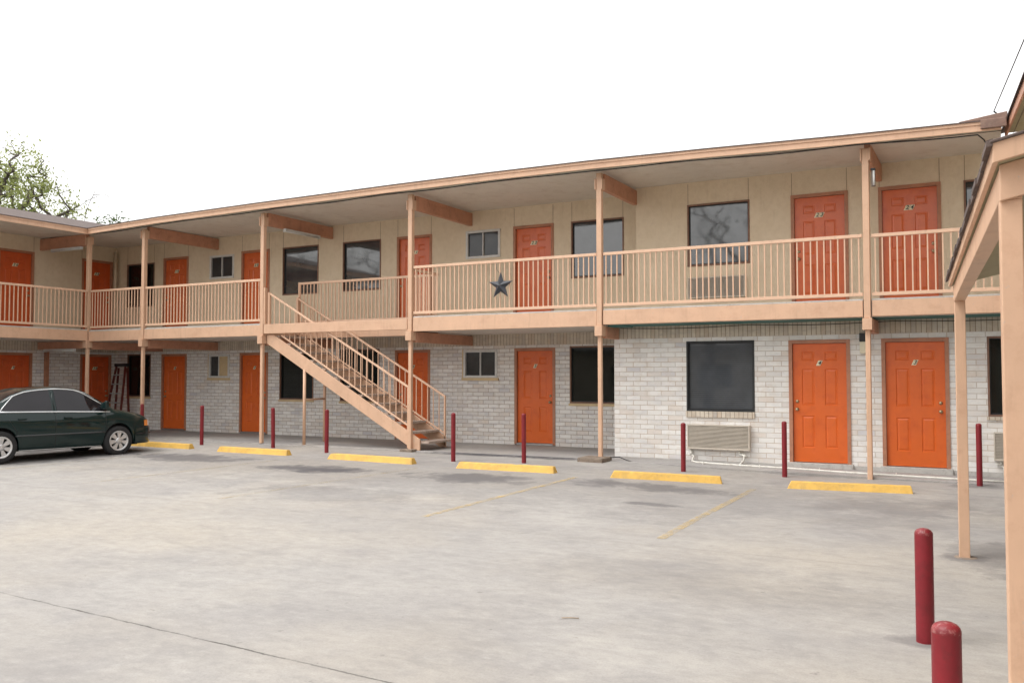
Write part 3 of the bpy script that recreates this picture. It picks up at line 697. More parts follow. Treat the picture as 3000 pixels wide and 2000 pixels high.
# weathered flashing where the two eaves meet
b = MB(); b.box(-.06, .29, OV-.05, OV-.002, 5.30, 5.44); b.hexa([(-.35, OV-.03, 5.43), (.30, OV-.03, 5.43), (.30, OV+.4, 5.5), (-.35, OV+.4, 5.5), (-.35, OV-.03, 5.45), (.30, OV-.03, 5.53), (.30, OV+.4, 5.6), (-.35, OV+.4, 5.52)])
b.build('flashing', 'rust_brown', motel, bevel=.01)
# wing walls and balcony (only glimpsed from a step aside)
b = MB(); b.face([PW(-2.6, 2.6, -.2), PW(18, 2.6, -.2), PW(18, 2.6, 2.5), PW(-2.6, 2.6, 2.5)]); b.build('wing_brick_wall', 'brick', motel, wn='keep')
b = MB(); b.face([PW(-2.6, 2.6, 2.5), PW(18, 2.6, 2.5), PW(18, 2.6, 5.42), PW(-2.6, 2.6, 5.42)]); b.build('wing_stucco_wall', 'stucco', motel, wn='keep')
b = MB(); wbox(b, 1.2, 18, .45, 2.59, 2.53, FL-.02); b.build('balcony_floor', 'soffit', motel)
b = MB(); wbox(b, .40, 18, .39, .448, 2.53, 2.79); b.build('balcony_fascia', 'peach', motel, bevel=.005)

# rain pipe in the inner corner and peach pipe on the wing wall
b = MB(); b.tube([(-23.17, 2.30, 5.3), (-23.17, 2.30, FL+.05)], .045, 10); b.build('downpipe', 'stucco', motel)
b = MB(); b.box(XW+.005, XW+.10, .14, .24, 0, 2.28); b.build('wall_post', 'frame_brown', motel, bevel=.006)

# ================================================================== RAILINGS
BAL = MB(); BAL.box(-.010, .010, -.010, .010, 0, .90); bo = BAL.build('baluster', 'peach_rail'); BALM = bo.data; bpy.data.objects.remove(bo)
def railing(p0, p1, zt, zb, label, sp=.107, posts=()):
    x0, y0 = p0; x1, y1 = p1; L = math.hypot(x1-x0, y1-y0); ux, uy = (x1-x0)/L, (y1-y0)/L
    ang = math.atan2(uy, ux)
    t = thing('balcony_railing', label, 'railing', (x0, y0, zb), 'peach balcony railings', ang)
    b = MB(); b.box(0, L, -.022, .022, zt-zb-.055, zt-zb); o = b.build('top_rail', 'peach_rail', bevel=.004); o.parent = t
    b = MB(); b.box(0, L, -.020, .020, 0, .055); o = b.build('bottom_rail', 'peach_rail', bevel=.004); o.parent = t
    n = int(L/sp); 
    for i in range(n):
        o = bpy.data.objects.new('baluster', BALM); col.objects.link(o); o.parent = t
        o.location = ((i+.5)*L/n+random.uniform(-.003, .003), 0, .05); o.scale = (1, 1, (zt-zb-.10)/.90)
    for px in posts:
        b = MB(); b.box(px-.025, px+.025, -.025, .025, -.08, zt-zb+.004); o = b.build('rail_post', 'peach', bevel=.004); o.parent = t
    return t
R1 = railing((-21.19, -7.5), (-21.19, -4.37), 3.85, 2.865, 'peach railing of the left wing balcony nearest the viewer')
railing((-21.19, -4.23), (-21.19, -.07), 3.85, 2.855, 'peach balcony railing of the left wing, above the parked green car')
railing((-21.13, 0), (-19.13, 0), 3.85, 2.83, 'short peach balcony railing just right of the inner corner of the motel')
railing((-18.99, 0), (-15.04, 0), 3.84, 2.84, 'peach balcony railing left of the staircase, before doors 19 and 20')
railing((-14.88, YI+.02), (-10.86, YI+.02), 3.845, 2.84, 'peach railing set back along the stairwell opening', posts=(.025,))
railing((-10.80, YI-.02), (-10.80, .07), 3.85, 2.85, 'short peach return railing at the right end of the stairwell', sp=.12)
railing((-10.70, 0), (-6.52, 0), 3.885, 2.865, 'peach balcony railing that carries the dark metal star')
railing((-6.38, 0), (-1.81, 0), 3.885, 2.865, 'peach balcony railing before the upstairs air conditioner and door 23')
railing((-1.67, 0), (.55, 0), 3.875, 2.865, 'rightmost peach balcony railing, before door 24')

# ================================================================== STAIRCASE
st = thing('outdoor_staircase', 'straight peach-painted open-riser staircase rising left to the balcony', 'staircase', (-12.7, .5, 0))
sl_ = -.557
topz = lambda x: 2.50+sl_*(x+14.62)
def stringer(y0, y1):
    b = MB(); xa, xb = -14.86, -10.55; dz = .315
    pts = [(xa, topz(xa)-dz), (xa, min(2.52, topz(xa))), (-14.66, 2.52), (xb, topz(xb)), (xb, 0.0), (-10.98, 0.0)]
    xk = -14.62+(dz-2.50+.0)/sl_ if False else None
    # lower edge reaches the ground at x where topz-dz = 0
    xg = -14.62+(dz-2.50)/sl_
    pts = [(xa, topz(xa)-dz), (xg, 0.004), (xb, 0.004), (xb, topz(xb)), (-14.655, 2.52), (xa, 2.52)]
    b.prism(pts, 'y', y0, y1)
    b.build('stringer', 'peach', st, bevel=.006, wn=True)
stringer(.025, .065); stringer(YI-.075, YI-.035)
for i in range(13):
    z = .19+i*.193; x = -14.62+(z-2.50+.02)/sl_
    b = MB(); b.box(x-.17, x+.15, .068, YI-.078, z-.045, z); b.build('tread', 'tread', st, bevel=.004)
def guard(y, toff, xt, xb_, endpost):
    zt = lambda x: 3.51-.548*(x+14.83)+toff
    zb = lambda x: 2.53-.556*(x+14.47)+toff
    b = MB(); b.bar((xt, y, zt(xt)), (xb_, y, zt(xb_)), .035, .042); b.build('handrail', 'peach_rail', st, bevel=.004)
    x0 = -14.42
    b = MB(); b.bar((x0, y, zb(x0)), (xb_, y, zb(xb_)), .028, .034); b.build('lower_rail', 'peach_rail', st, bevel=.003)
    n = int((xb_-xt)/.152)
    for i in range(1, n):
        x = xt+(xb_-xt)*i/n
        lo = zb(x) if x > x0 else 2.56
        b = MB(); b.box(x-.008, x+.008, y-.008, y+.008, lo, zt(x)-.01); b.build('baluster', 'peach_rail', st)
    b = MB(); b.box(xt-.03, xt+.03, y-.03, y+.03, 2.55, zt(xt)+.02); b.build('newel_post', 'peach', st, bevel=.004)
    if endpost:
        b = MB(); b.box(xb_-.02, xb_+.02, y-.02, y+.02, .04, zt(xb_)+.015); b.build('newel_post', 'peach', st, bevel=.004)
guard(.035, 0, -14.80, -10.85, True)
guard(YI-.055, -.065, -14.84, -10.58, True)
b = MB(); b.box(-14.905, -14.86, -.05, .03, 2.76, 3.62); b.build('newel_post', 'peach', st, bevel=.004)
for y, x in ((.035+.01, -13.72), (YI-.055, -13.98)):
    b = MB(); b.tube([(x, y, 0), (x, y, topz(x)-.29)], .036, 12); b.build('support_post', 'peach', st)
b = MB(); b.tube([(-13.75, .06, 1.02), (-13.97, YI-.06, 1.02)], .022, 8); b.build('brace', 'peach', st)

# ================================================================== BOLLARDS
def bollard(x, y, H, r, label, top='maroon_worn', lean=(0, 0)):
    z = gz(x, y); t = thing('bollard', label, 'bollard', (x, y, z-.02), 'dark red steel bollards')
    b = MB(); prof = [(r, 0), (r, H-.5*r)]
    b.lathe(prof, n=28); o = b.build('post', 'maroon'); o.parent = t
    b = MB(); b.lathe([(r, H-.5*r), (r*1.0, H-.35*r), (r*.93, H-.12*r), (r*.75, H+.08*r), (r*.45, H+.22*r), (.001, H+.28*r)], n=28); o = b.build('cap', top); o.parent = t
    t.rotation_euler = (lean[0], lean[1], random.random()*6) if r < .05 else (0, 0, random.random()*6)
    return t
bl = [(-18.69, -.30, .90, 'dark red bollard standing just beyond the nose of the green car'),
      (-16.10, -.75, .92, 'dark red bollard before the brick wall between the green car and door 7'),
      (-14.02, -.62, .90, 'dark red bollard right of the slim column, left of the stair support posts'),
      (-12.20, -.98, .91, 'dark red bollard in front of the sloping staircase side'),
      (-8.90, -1.28, .92, 'dark red bollard just right of the foot of the staircase'),
      (-7.56, -.98, .92, 'dark red bollard in front of door 5'),
      (-4.65, -.66, .84, 'dark red bollard left of the ground-floor air conditioner'),
      (-3.03, -.31, .93, 'dark red bollard just left of door 4'),
      (-.17, -.12, .96, 'dark red bollard near the wall seen between the two canopy posts')]
for i, (x, y, H, lb) in enumerate(bl): bollard(x, y, H, .042, lb, 'maroon', (0, (.0, .004, -.02, -.004, 0, .004, -.008, 0, 0)[i]))
bollard(-.40, -9.08, .735, .056, 'thick dark red bollard standing in the near lot, with chipped top, cut by nothing', 'maroon_worn')['label'] = 'thick dark red bollard in the near right of the lot, fully in view'
bollard(-.175, -11.45, .77, .056, '', 'maroon_worn')['label'] = 'nearest thick dark red bollard, its base cut off by the bottom of the photo'

# ================================================================== WHEEL STOPS
def wheel_stop(a, c, label, worn_=False):
    a, c = Vector(a), Vector(c); m_ = (a+c)/2; L = (c-a).length; ang = math.atan2(c.y-a.y, c.x-a.x); z = gz(m_.x, m_.y)
    b = MB(); h, w0, w1, e = .122, .085, .045, .06
    sec = [(-L/2, -w0, w1, 0), (-L/2+e, -w0, w1, h)]
    b.hexa([(-L/2, -w0, 0), (L/2, -w0, 0), (L/2, w0, 0), (-L/2, w0, 0), (-L/2+e, -w1, h), (L/2-e*.5, -w1, h), (L/2-e*.5, w1, h), (-L/2+e, w1, h)])
    bm = bmesh.new(); me = bpy.data.meshes.new('t'); me.from_pydata(b.v, [], b.f); bm.from_mesh(me)
    bmesh.ops.subdivide_edges(bm, edges=[e_ for e_ in bm.edges if e_.calc_length() > 1], cuts=14)
    bmesh.ops.subdivide_edges(bm, edges=list(bm.edges), cuts=1, use_grid_fill=True)
    rr = random.Random(int(m_.x*97))
    for v in bm.verts:
        f = 1 if v.co.z > .02 else .5
        v.co += Vector((rr.uniform(-1, 1), rr.uniform(-1, 1), rr.uniform(-1, 1)*.5))*.0022*f
        if v.co.z > h-.01 and rr.random() < .06: v.co.z -= rr.uniform(.006, .014)
    bm.normal_update(); me2 = bpy.data.meshes.new('wheel_stop'); bm.to_mesh(me2); bm.free(); me2.materials.append(M['yellow'])
    o = bpy.data.objects.new('wheel_stop', me2); col.objects.link(o)
    bv = o.modifiers.new('bevel', 'BEVEL'); bv.width = .012; bv.segments = 2; bv.limit_method = 'ANGLE'; bv.angle_limit = R(35)
    o.location = (m_.x, m_.y, z-.012); o.rotation_euler = (0, -math.atan2(gz(c.x, c.y)-gz(a.x, a.y), L), ang)
    tag(o, label, 'wheel stop', 'yellow concrete wheel stops'); return o
wheel_stop((-17.55, -1.50), (-15.52, -1.55), 'yellow concrete wheel stop partly hidden by the front wheel of the green car')
wheel_stop((-14.55, -1.68), (-12.54, -1.72), 'yellow concrete wheel stop on the left of the stair support posts')
wheel_stop((-11.38, -1.86), (-9.31, -1.96), 'yellow concrete wheel stop before the foot of the staircase')
wheel_stop((-8.29, -2.11), (-6.39, -2.07), 'yellow concrete wheel stop in front of door 5')
wheel_stop((-5.42, -2.07), (-3.71, -1.66), 'yellow concrete wheel stop in front of the ground-floor window with blinds')
wheel_stop((-2.74, -1.60), (-1.01, -1.38), 'rightmost yellow concrete wheel stop with a grey worn patch, in front of door 4')

# ================================================================== AIR CONDITIONERS
def ac(x0, x1, y, z0, z1, label, nl=17, dark=False, dep=.11):
    t = thing('air_conditioner', label, 'air conditioner', ((x0+x1)/2, y, z0), 'wall air conditioners'); w = x1-x0; h = z1-z0
    b = MB(); e = .022
    b.box(-w/2, w/2, -dep, 0, h-e, h); b.box(-w/2, w/2, -dep, 0, 0, e); b.box(-w/2, -w/2+e, -dep, 0, e, h-e); b.box(w/2-e, w/2, -dep, 0, e, h-e); o = b.build('housing', 'ac_beige', bevel=.004); o.parent = t
    b = MB(); b.box(-w/2+e, w/2-e, -.035, -.02, e, h-e); o = b.build('back_panel', 'ac_dark'); o.parent = t
    b = MB()
    for i in range(nl):
        z = e+(i+.5)*(h-2*e)/nl; q = (h-2*e)/nl
        b.hexa([(-w/2+e, -dep+.008, z-q*.42), (w/2-e, -dep+.008, z-q*.42), (w/2-e, -dep+.05, z+q*.25), (-w/2+e, -dep+.05, z+q*.25), (-w/2+e, -dep+.008, z-q*.42+q*.42), (w/2-e, -dep+.008, z-q*.42+q*.42), (w/2-e, -dep+.05, z+q*.60), (-w/2+e, -dep+.05, z+q*.60)])
    o = b.build('louvre_grille', 'ac_dark' if dark else 'ac_beige'); o.parent = t
    return t
ac(-4.985, -3.83, YL-.002, .215, .665, 'beige louvred air conditioner under the ground-floor window with blinds')
ac(-5.29, -4.15, YU-.002, 3.10, 3.52, 'louvred air conditioner behind the balcony railing, under the upstairs window left of door 23', 20)
ac(.03, 1.15, YL-.002, .215, .665, 'beige louvred air conditioner at the far right, partly hidden by the nearest canopy post')
# condensate pipes
def zp_(x): return -.045+.028
b = MB()
def aps(x, y):      # height of the sloping apron
    u = (x+6.4)/9.0; v = (y-.02)/(YL-.033); return (-.012*(1-u)-.125*u)*(1-v)+(-.075*u)*v
run = [(x, y, aps(x, y)+.017) for x, y in ((-4.86, .55), (-4.78, .44), (-4.4, .36), (-3.9, .32), (-3.3, .32), (-2.7, .29), (-2.2, .23), (-1.5, .21), (-.8, .22), (-.2, .21), (.25, .24))]
b.tube([(-4.93, YL-.05, .23), (-4.93, YL-.05, .11), (-4.87, YL-.07, .08), (-4.865, .60, .03)]+run, .017, 10)
b.tube([(-4.03, YL-.05, .23), (-4.03, YL-.05, .15), (-3.94, YL-.07, .12), (-3.94, YL-.12, .03), (-3.94, .33, aps(-3.94, .33)+.02)], .017, 10)
b.tube([(-4.93, YL-.05, .17), (-4.93, YL-.05, .09)], .026, 10); b.tube([(-3.98, YL-.055, .14), (-3.90, YL-.06, .11)], .024, 10)
for x in (-4.6, -3.6, -2.6, -1.4): b.tube([(x, .40, aps(x, .40)), (x+.02, .31, aps(x, .31)+.045), (x+.03, .22, aps(x, .22))], .006, 6)
tag(b.build('drain_pipe', 'pvc'), 'thin white plastic drain pipe running along the foot of the brick wall', 'drain pipe')
b = MB(); b.tube([(.13, YL-.05, .24), (.13, YL-.05, .13), (.17, YL-.07, .11), (.17, YL-.08, -.03)], .018, 10); b.tube([(.05, YL-.06, .17), (.13, YL-.06, .15)], .016, 8)
tag(b.build('drain_pipe', 'pvc'), 'short white plastic pipe under the far right air conditioner', 'drain pipe')

# ================================================================== LIGHTS (unlit) AND SIGNS
def fluor(p, L, axis, label):
    t = thing('fluorescent_fixture', label, 'light fixture', p, 'fluorescent tube fixtures under the beams', 0 if axis == 'x' else math.pi/2)
    b = MB(); b.box(-L/2, L/2, -.045, .045, .02, .06); o = b.build('housing', 'white_metal', bevel=.004); o.parent = t
    for s in (-.025, .025):
        b = MB(); b.tube([(-L/2+.02, s, .0), (L/2-.02, s, .0)], .014, 10); o = b.build('tube', 'white_metal'); o.parent = t
    for s in (-1, 1):
        b = MB(); b.box(s*L/2-.012, s*L/2+.012, -.045, .045, -.02, .06); o = b.build('end_cap', 'white_metal'); o.parent = t
fluor((-14.83, 1.17, 5.03), 1.22, 'y', 'white fluorescent fixture under the balcony beam above the staircase')
fluor((-22.05, -.10, 4.975), 1.22, 'x', 'white fluorescent fixture under the upper beam of the left wing corner')
fluor((-22.25, -.11, 2.235), 1.22, 'x', 'white fluorescent fixture under the lower beam, above the green car')
t = thing('porch_light', 'small upright white tube light beside the upstairs column between doors 23 and 24', 'light fixture', (-1.62, -.04, 4.78))
b = MB(); b.box(-.03, .03, -.02, .04, -.13, .13); o = b.build('housing', 'ac_dark', bevel=.004); o.parent = t
b = MB(); b.tube([(.012, -.035, -.12), (.012, -.035, .12)], .016, 10); o = b.build('tube', 'white_metal'); o.parent = t
b = MB(); b.box(-.035, .035, -.05, .05, .13, .16); o = b.build('end_cap', 'black_plastic', bevel=.004); o.parent = t
t = thing('wall_lantern', 'black and cream box lantern on the brick between doors 4 and 3', 'light fixture', (-1.905, YL, 1.95))
b = MB(); b.box(-.05, .07, -.11, 0, .20, .34); o = b.build('housing', 'black_plastic', bevel=.006); o.parent = t
b = MB(); b.box(-.045, .065, -.105, 0, .0, .197); o = b.build('lamp_shade', 'cream_glass', bevel=.01); o.parent = t

# metal star: five-pointed faceted barn star
t = MB(); cx, cz_ = -8.57, 3.36; r0, r1 = .285, .115; pts = []
for k in range(10):
    r = r0 if k % 2 == 0 else r1; a = math.pi/2+k*math.pi/5; pts.append((cx+r*math.cos(a), -.045, cz_+r*math.sin(a)))
for k in range(10): t.face([(cx, -.125, cz_), pts[k], pts[(k+1) % 10]])
for k in range(10): t.face([(cx, -.03, cz_), pts[(k+1) % 10], pts[k]])
t.tube([(cx-.02, -.05, cz_+.25), (cx-.10, -.03, cz_+.33), (cx-.12, -.02, cz_+.47)], .003, 5)
tag(t.build('metal_star', 'star_metal', origin=(cx, -.03, cz_-.3)), 'dark weathered five-pointed metal star hung on the balcony railing', 'star')

p0, p1 = (-2.717, -9.675), (-2.604, -9.627)
b = MB(); b.tube([(p0[0], p0[1], gz(*p0)+.008), ((p0[0]+p1[0])/2, (p0[1]+p1[1])/2+.006, gz(*p0)+.009), (p1[0], p1[1], gz(*p1)+.008)], .0035, 6)
tag(b.build('stick', 'seam_tan'), 'thin brown stick lying on the open concrete in the foreground', 'stick')

# cables
b = MB(); pts = []
for i in range(60):
    x = -20.6+i*(20.5/59); pts.append((x, OV+.075+.02*math.sin(i*.9), zeb(x)-.005-.028*abs(math.sin(i*.35))))
pts.append((-.02, -.1, 5.2)); pts.append((.1, 0.1, 5.0))
b.tube(pts, .011, 6); tag(b.build('eave_cable', 'cable'), 'long dark cable sagging under the roof edge of the main block', 'cable')
b = MB(); pts = [(-6.3+i*.35, YL-.10, 2.485-.03*abs(math.sin(i*.45))) for i in range(24)]
b.tube(pts, .007, 6); tag(b.build('wall_cable', 'cable'), 'thin dark cable under the balcony edge above the brick wall with doors 4 and 3', 'cable')
b = MB(); pts = [(-6.02, .62, .10), (-6.1, .40, .03), (-6.0, .25, -.02), (-5.85, .10, -.035), (-5.72, .03, -.04)]
b.tube([(-6.25, -.02, .05), (-6.1, .05, .06), (-5.98, .12, .0), (-5.80, .10, -.035), (-5.70, .06, -.04)], .009, 6); tag(b.build('cable_stub', 'cable'), 'short dark cable end curling on the ground beside the concrete footing', 'cable')
b = MB()
P0, P1 = PW(.2, -.16, 5.68), PW(3.6, -.10, 5.63)
b.tube([P0, P1, PW(14, -.1, 5.6)], .008, 6); b.tube([PW(.2, -.16, 5.68), PW(.15, .1, 5.45)], .012, 6)
tag(b.build('service_cable', 'cable'), 'thin cable running beside the roof edge at the top right', 'cable')

# ================================================================== LADDER
t = thing('step_ladder', 'red step ladder with grey treads leaning by the window in the inner corner', 'ladder', (-22.45, 1.9, 0))
def rail_(p, q, nm='rail'):
    b = MB(); b.bar(p, q, .028, .065, up=(0, 1, 0)); b.build(nm, 'ladder_red', t, bevel=.003)
rail_((-22.93, 1.78, 0), (-22.66, 2.0, 1.86)); rail_((-22.23, 1.78, 0), (-22.27, 2.0, 1.86))
rail_((-22.93, 2.14, 0), (-22.66, 2.07, 1.80), 'rear_leg'); rail_((-22.25, 2.14, 0), (-22.28, 2.07, 1.80), 'rear_leg')
b = MB(); b.box(-22.70, -22.22, 1.95, 2.12, 1.84, 1.93); b.build('top_cap', 'black_plastic', t, bevel=.01)
for i in range(6):
    f = .14+i*.145; xa = -22.93+.27*f; b = MB(); y = 1.78+.22*f; b.box(xa+.01, -22.24-.03*f, y-.05, y+.04, 1.86*f-.03, 1.86*f); b.build('tread', 'ladder_grey', t)

# ================================================================== CANOPY AT THE RIGHT
can = thing('porch_canopy', 'low peach canopy on square posts with shingled edge at the right of the lot', 'canopy', (.6, -8.5, 0))
A, B_ = Vector((-.24, -6.16, 0)), Vector((.10, -10.68, 0)); dc = (B_-A).normalized(); nc = Vector((dc.y, -dc.x, 0)); LC = (B_-A).length
if nc.x > 0: nc = -nc           # outward (to the lot)
zl_ = lambda s: 2.26+(2.385-2.26)*s/LC          # beam bottom along the eave
SLP = .24
def PC(s, t_, z): v = A+dc*s-nc*t_; return (v.x, v.y, z)       # t inwards
def ch(b, s0, s1, t0, t1, za, zb, slope=True):
    f = lambda s, t_, z: PC(s, t_, zl_(s)+z+(SLP*t_ if slope else 0))
    b.hexa([f(s0, t0, za), f(s1, t0, za), f(s1, t1, za), f(s0, t1, za), f(s0, t0, zb), f(s1, t0, zb), f(s1, t1, zb), f(s0, t1, zb)])
b = MB(); b.hexa([PC(-.045, -.045, gz(*A.xy)-.02), PC(.045, -.045, gz(*A.xy)-.02), PC(.045, .045, gz(*A.xy)-.02), PC(-.045, .045, gz(*A.xy)-.02)]+[PC(-.045, -.045, 2.262), PC(.045, -.045, 2.262), PC(.045, .045, 2.262), PC(-.045, .045, 2.262)])
b.build('post', 'peach', can, bevel=.005)
b = MB(); zt_ = zl_(LC)+.002; b.hexa([PC(LC-.05, -.048, -.3), PC(LC+.045, -.048, -.3), PC(LC+.045, .045, -.3), PC(LC-.05, .045, -.3)]+[PC(LC-.05, -.048, zt_), PC(LC+.045, -.048, zt_), PC(LC+.045, .045, zt_), PC(LC-.05, .045, zt_)])
b.build('post', 'peach', can, bevel=.005)
b = MB(); b.lathe([(.001, .004), (.09, .006), (.10, 0)], c=(A.x+.01, A.y-.01, gz(*A.xy)), n=14); b.build('post_base', 'footing', can)
b = MB(); ch(b, -.05, LC+.045, -.048, .045, 0, .15, False); b.build('beam', 'peach', can, bevel=.004)
b = MB(); ch(b, LC+.047, LC+.08, -.05, 2.2, .0, .17); b.build('end_beam', 'peach', can, bevel=.004)
b = MB(); ch(b, -.12, LC+.16, -.085, -.06, .152, .232, False); b.build('fascia', 'peach', can, bevel=.003)
b = MB(); ch(b, LC+.16, LC+.185, -.085, 2.2, .165, .272); b.build('end_fascia', 'peach', can, bevel=.003)
b = MB(); ch(b, -.12, LC+.155, -.059, 2.2, .172, .185); b.build('soffit', 'soffit_khaki', can)
b = MB(); ch(b, -.25, LC+.20, -.098, 2.2, .255, .270); b.build('shingle_roof', 'shingle', can, bevel=.006)
rr = random.Random(3)
b = MB()                         # ragged drip edge of the shingles
s = -.25
while s < LC+.2:
    l = rr.uniform(.12, .3); d = rr.uniform(.0, .012)
    ch(b, s, min(s+l-.006, LC+.20), -.100-d, -.085, .244-rr.uniform(0, .008), .274, True); s += l
b.build('shingle_edge', 'shingle', can)

# ================================================================== CAR
car = thing('parked_car', 'dark green four-door sedan parked nose toward the motel at the left', 'car', (-17.0, -4.06, gz(-16.9, -4.0)), rz=R(80.5))
# car local frame: +x forward, y left (-y = right side, the one seen), z up
WB = 2.58; XF, XR = WB/2, -WB/2; TR = .305; ARX = .362
NL, TL = XF+.90, XR-1.02
def top_z(x):     # centreline profile
    return lerp_tab([(TL, .80), (TL+.06, .98), (-1.95, 1.02), (-1.45, 1.06), (-1.0, 1.30), (-.62, 1.405), (-.1, 1.44), (.35, 1.415), (.60, 1.345), (1.28, .975), (1.45, .945), (1.8, .885), (2.02, .825), (2.12, .775), (NL, .70)], x)
def belt_z(x): return lerp_tab([(TL, .78), (TL+.08, .91), (-1.9, .955), (-1.0, .94), (0, .92), (1.2, .885), (1.75, .80), (2.02, .745), (2.12, .71), (NL, .66)], x)
def half_w(x): return lerp_tab([(TL, .62), (TL+.10, .74), (-1.9, .82), (-1.2, .865), (0, .875), (1.2, .86), (1.7, .84), (1.98, .785), (2.10, .72), (NL, .61)], x)
def roof_w(x): return lerp_tab([(TL, .55), (-1.9, .70), (-1.45, .68), (-1.0, .61), (-.5, .585), (.4, .585), (.7, .60), (1.25, .70), (1.5, .72), (2.0, .65), (2.12, .6), (NL, .5)], x)
def low_z(x):
    z = lerp_tab([(TL, .36), (TL+.1, .30), (-1.8, .26), (-.8, .20), (.8, .20), (1.8, .22), (NL-.1, .26), (NL, .34)], x)
    for c in (XF, XR):
        d = abs(x-c)
        if d < ARX: z = max(z, TR+math.sqrt(ARX**2-d*d)*1.0)
    return z
def side_y(x, z):  # half width at height z (below belt)
    w = half_w(x); zb = belt_z(x); t = max(0, min(1, (z-.2)/(zb-.2)))
    return w*(.965+.035*math.sin(min(1, t*1.25)*math.pi*.62)/1.0)-.065*max(0, (t-.74)/.26)**2+.0-.02*max(0, (.15-t)/.15)
def gh_y(x, z):    # greenhouse half width between belt and roof edge
    zb, zt = belt_z(x), top_z(x)-.045; yb = side_y(x, zb)-.002; t = max(0, min(1, (z-zb)/max(.02, zt-zb)))
    return yb+(roof_w(x)-yb)*(t**1.15)
cx_ = sorted({TL, NL, *[TL+i*(NL-TL)/90 for i in range(91)], *[c+ARX*math.sin(a*math.pi/24)*.9999 for c in (XF, XR) for a in range(-12, 13)]})
rows_side, rows_top = 9, 9
V = []; 
def section(x):
    lo, zb, zt = low_z(x), belt_z(x), top_z(x); pts = [(side_y(x, lo)-.05, lo-.0)]
    for i in range(rows_side):
        z = lo+(zb-lo)*i/(rows_side-1); pts.append((side_y(x, z), z))
    ze = zt-.045
    k = 5
    for i in range(1, k+1):
        t = i/k; z = zb+(max(zb+.012, ze)-zb)*t; pts.append((gh_y(x, z) if ze > zb+.05 else side_y(x, zb)+(roof_w(x)-side_y(x, zb))*t, z))
    y0, z0 = pts[-1]
    for i in range(1, 6):
        t = i/5; a = t*math.pi/2; pts.append((y0*(1-t)**1.0 if i == 5 else y0*math.cos(a)**.9, z0+(max(zt, z0+.004)-z0)*math.sin(a)))
    return pts
S = [section(x) for x in cx_]; K = len(S[0])
b = MB(); b.smooth = True
for side in (1, -1):
    vs = [(x, side*y, z) for x, s_ in zip(cx_, S) for y, z in s_]
    fs = [((i*K+k), (i+1)*K+k, (i+1)*K+k+1, i*K+k+1)[::side] for i in range(len(cx_)-1) for k in range(K-1)]
    b.add(vs, fs)
for e in (0, -1):   # nose and tail closing
    s_ = S[e]; x = cx_[e]; b.face([(x, -y, z) for y, z in s_]+[(x, y, z) for y, z in s_[::-1][1:]])
body = b.build('body', 'car_paint', wn=True); body.parent = car
def panel_side(name, mat, x0, x1, zlo, zhi, off=.006, n=14, m_=6, parent=body, sides=(-1, 1), yf=gh_y):
    for sd_ in sides:
        b = MB(); b.smooth = True; vs = []
        for i in range(n+1):
            x = x0+(x1-x0)*i/n; a, c = zlo(x), zhi(x)
            for j in range(m_+1): z = a+(c-a)*j/m_; vs.append((x, sd_*(yf(x, z)+off), z))
        b.add(vs, [(i*(m_+1)+j, (i+1)*(m_+1)+j, (i+1)*(m_+1)+j+1, i*(m_+1)+j+1) for i in range(n) for j in range(m_)])
        o = b.build(name, mat); o.parent = parent
# side windows: rear door glass and front door glass
rl = lambda x: lerp_tab([(-1.30, .965), (-1.22, 1.03), (-.98, 1.235), (-.80, 1.305), (-.5, 1.352), (-.05, 1.372), (.30, 1.355), (.50, 1.30), (.74, 1.17), (1.0, 1.02), (1.12, .94)], x)
bl_ = lambda x: belt_z(x)+.018
panel_side('rear_side_window', 'car_glass', -1.26, -.22, bl_, rl, n=24)
panel_side('front_side_window', 'car_glass', -.12, 1.04, bl_, rl, n=24)
def side_tube(name, mat, pts, r, yf=gh_y, off=.008, sides=(-1, 1)):
    for sd_ in sides:
        b = MB(); b.tube([(x, sd_*(yf(x, z)+off), z) for x, z in pts], r, 6); o = b.build(name, mat); o.parent = body
outl = [(-1.30, bl_(-1.3))]+[(x, rl(x)+.012) for x in [-1.22, -1.1, -.98, -.88, -.75, -.6, -.4, -.2, 0, .2, .35, .45, .55, .7, .85, 1.0]]
side_tube('window_trim', 'chrome', outl, .010)
side_tube('belt_trim', 'chrome', [(x, bl_(x)-.004) for x in [-1.30+i*.2 for i in range(13)]], .014)
side_tube('pillar', 'car_paint', [(-.17, .93), (-.17, 1.34)], .012)
sy = side_y
side_tube('side_moulding', 'moulding_grey', [(-1.0+i*.15, .50) for i in range(14)], .018, sy, .004)
side_tube('sill_strip', 'ladder_grey', [(-.92+i*.2, .215) for i in range(10)], .010, sy, .0)
for xx in ((-.17, .25, .93), (.98, .25, .93)):
    side_tube('door_gap', 'black_plastic', [(xx[0], xx[1]+(xx[2]-xx[1])*i/8) for i in range(9)], .0045, sy, .0015)
side_tube('door_gap', 'black_plastic', [(-.93, .46), (-1.0, .62), (-1.12, .78), (-1.18, .93)], .0045, sy, .0015)
side_tube('roof_gutter', 'chrome', [(x, top_z(x)-.05) for x in [-1.2, -1.0, -.7, -.4, -.1, .2, .4, .6, .8]], .005)
for xh in (-.87, .10):
    for sd_ in (-1, 1):
        b = MB(); y = side_y(xh, .82)
        b.box(xh-.09, xh+.09, min(sd_*y, sd_*(y+.032)), max(sd_*y, sd_*(y+.032)), .805, .838); o = b.build('door_handle', 'car_paint', bevel=.012); o.parent = body
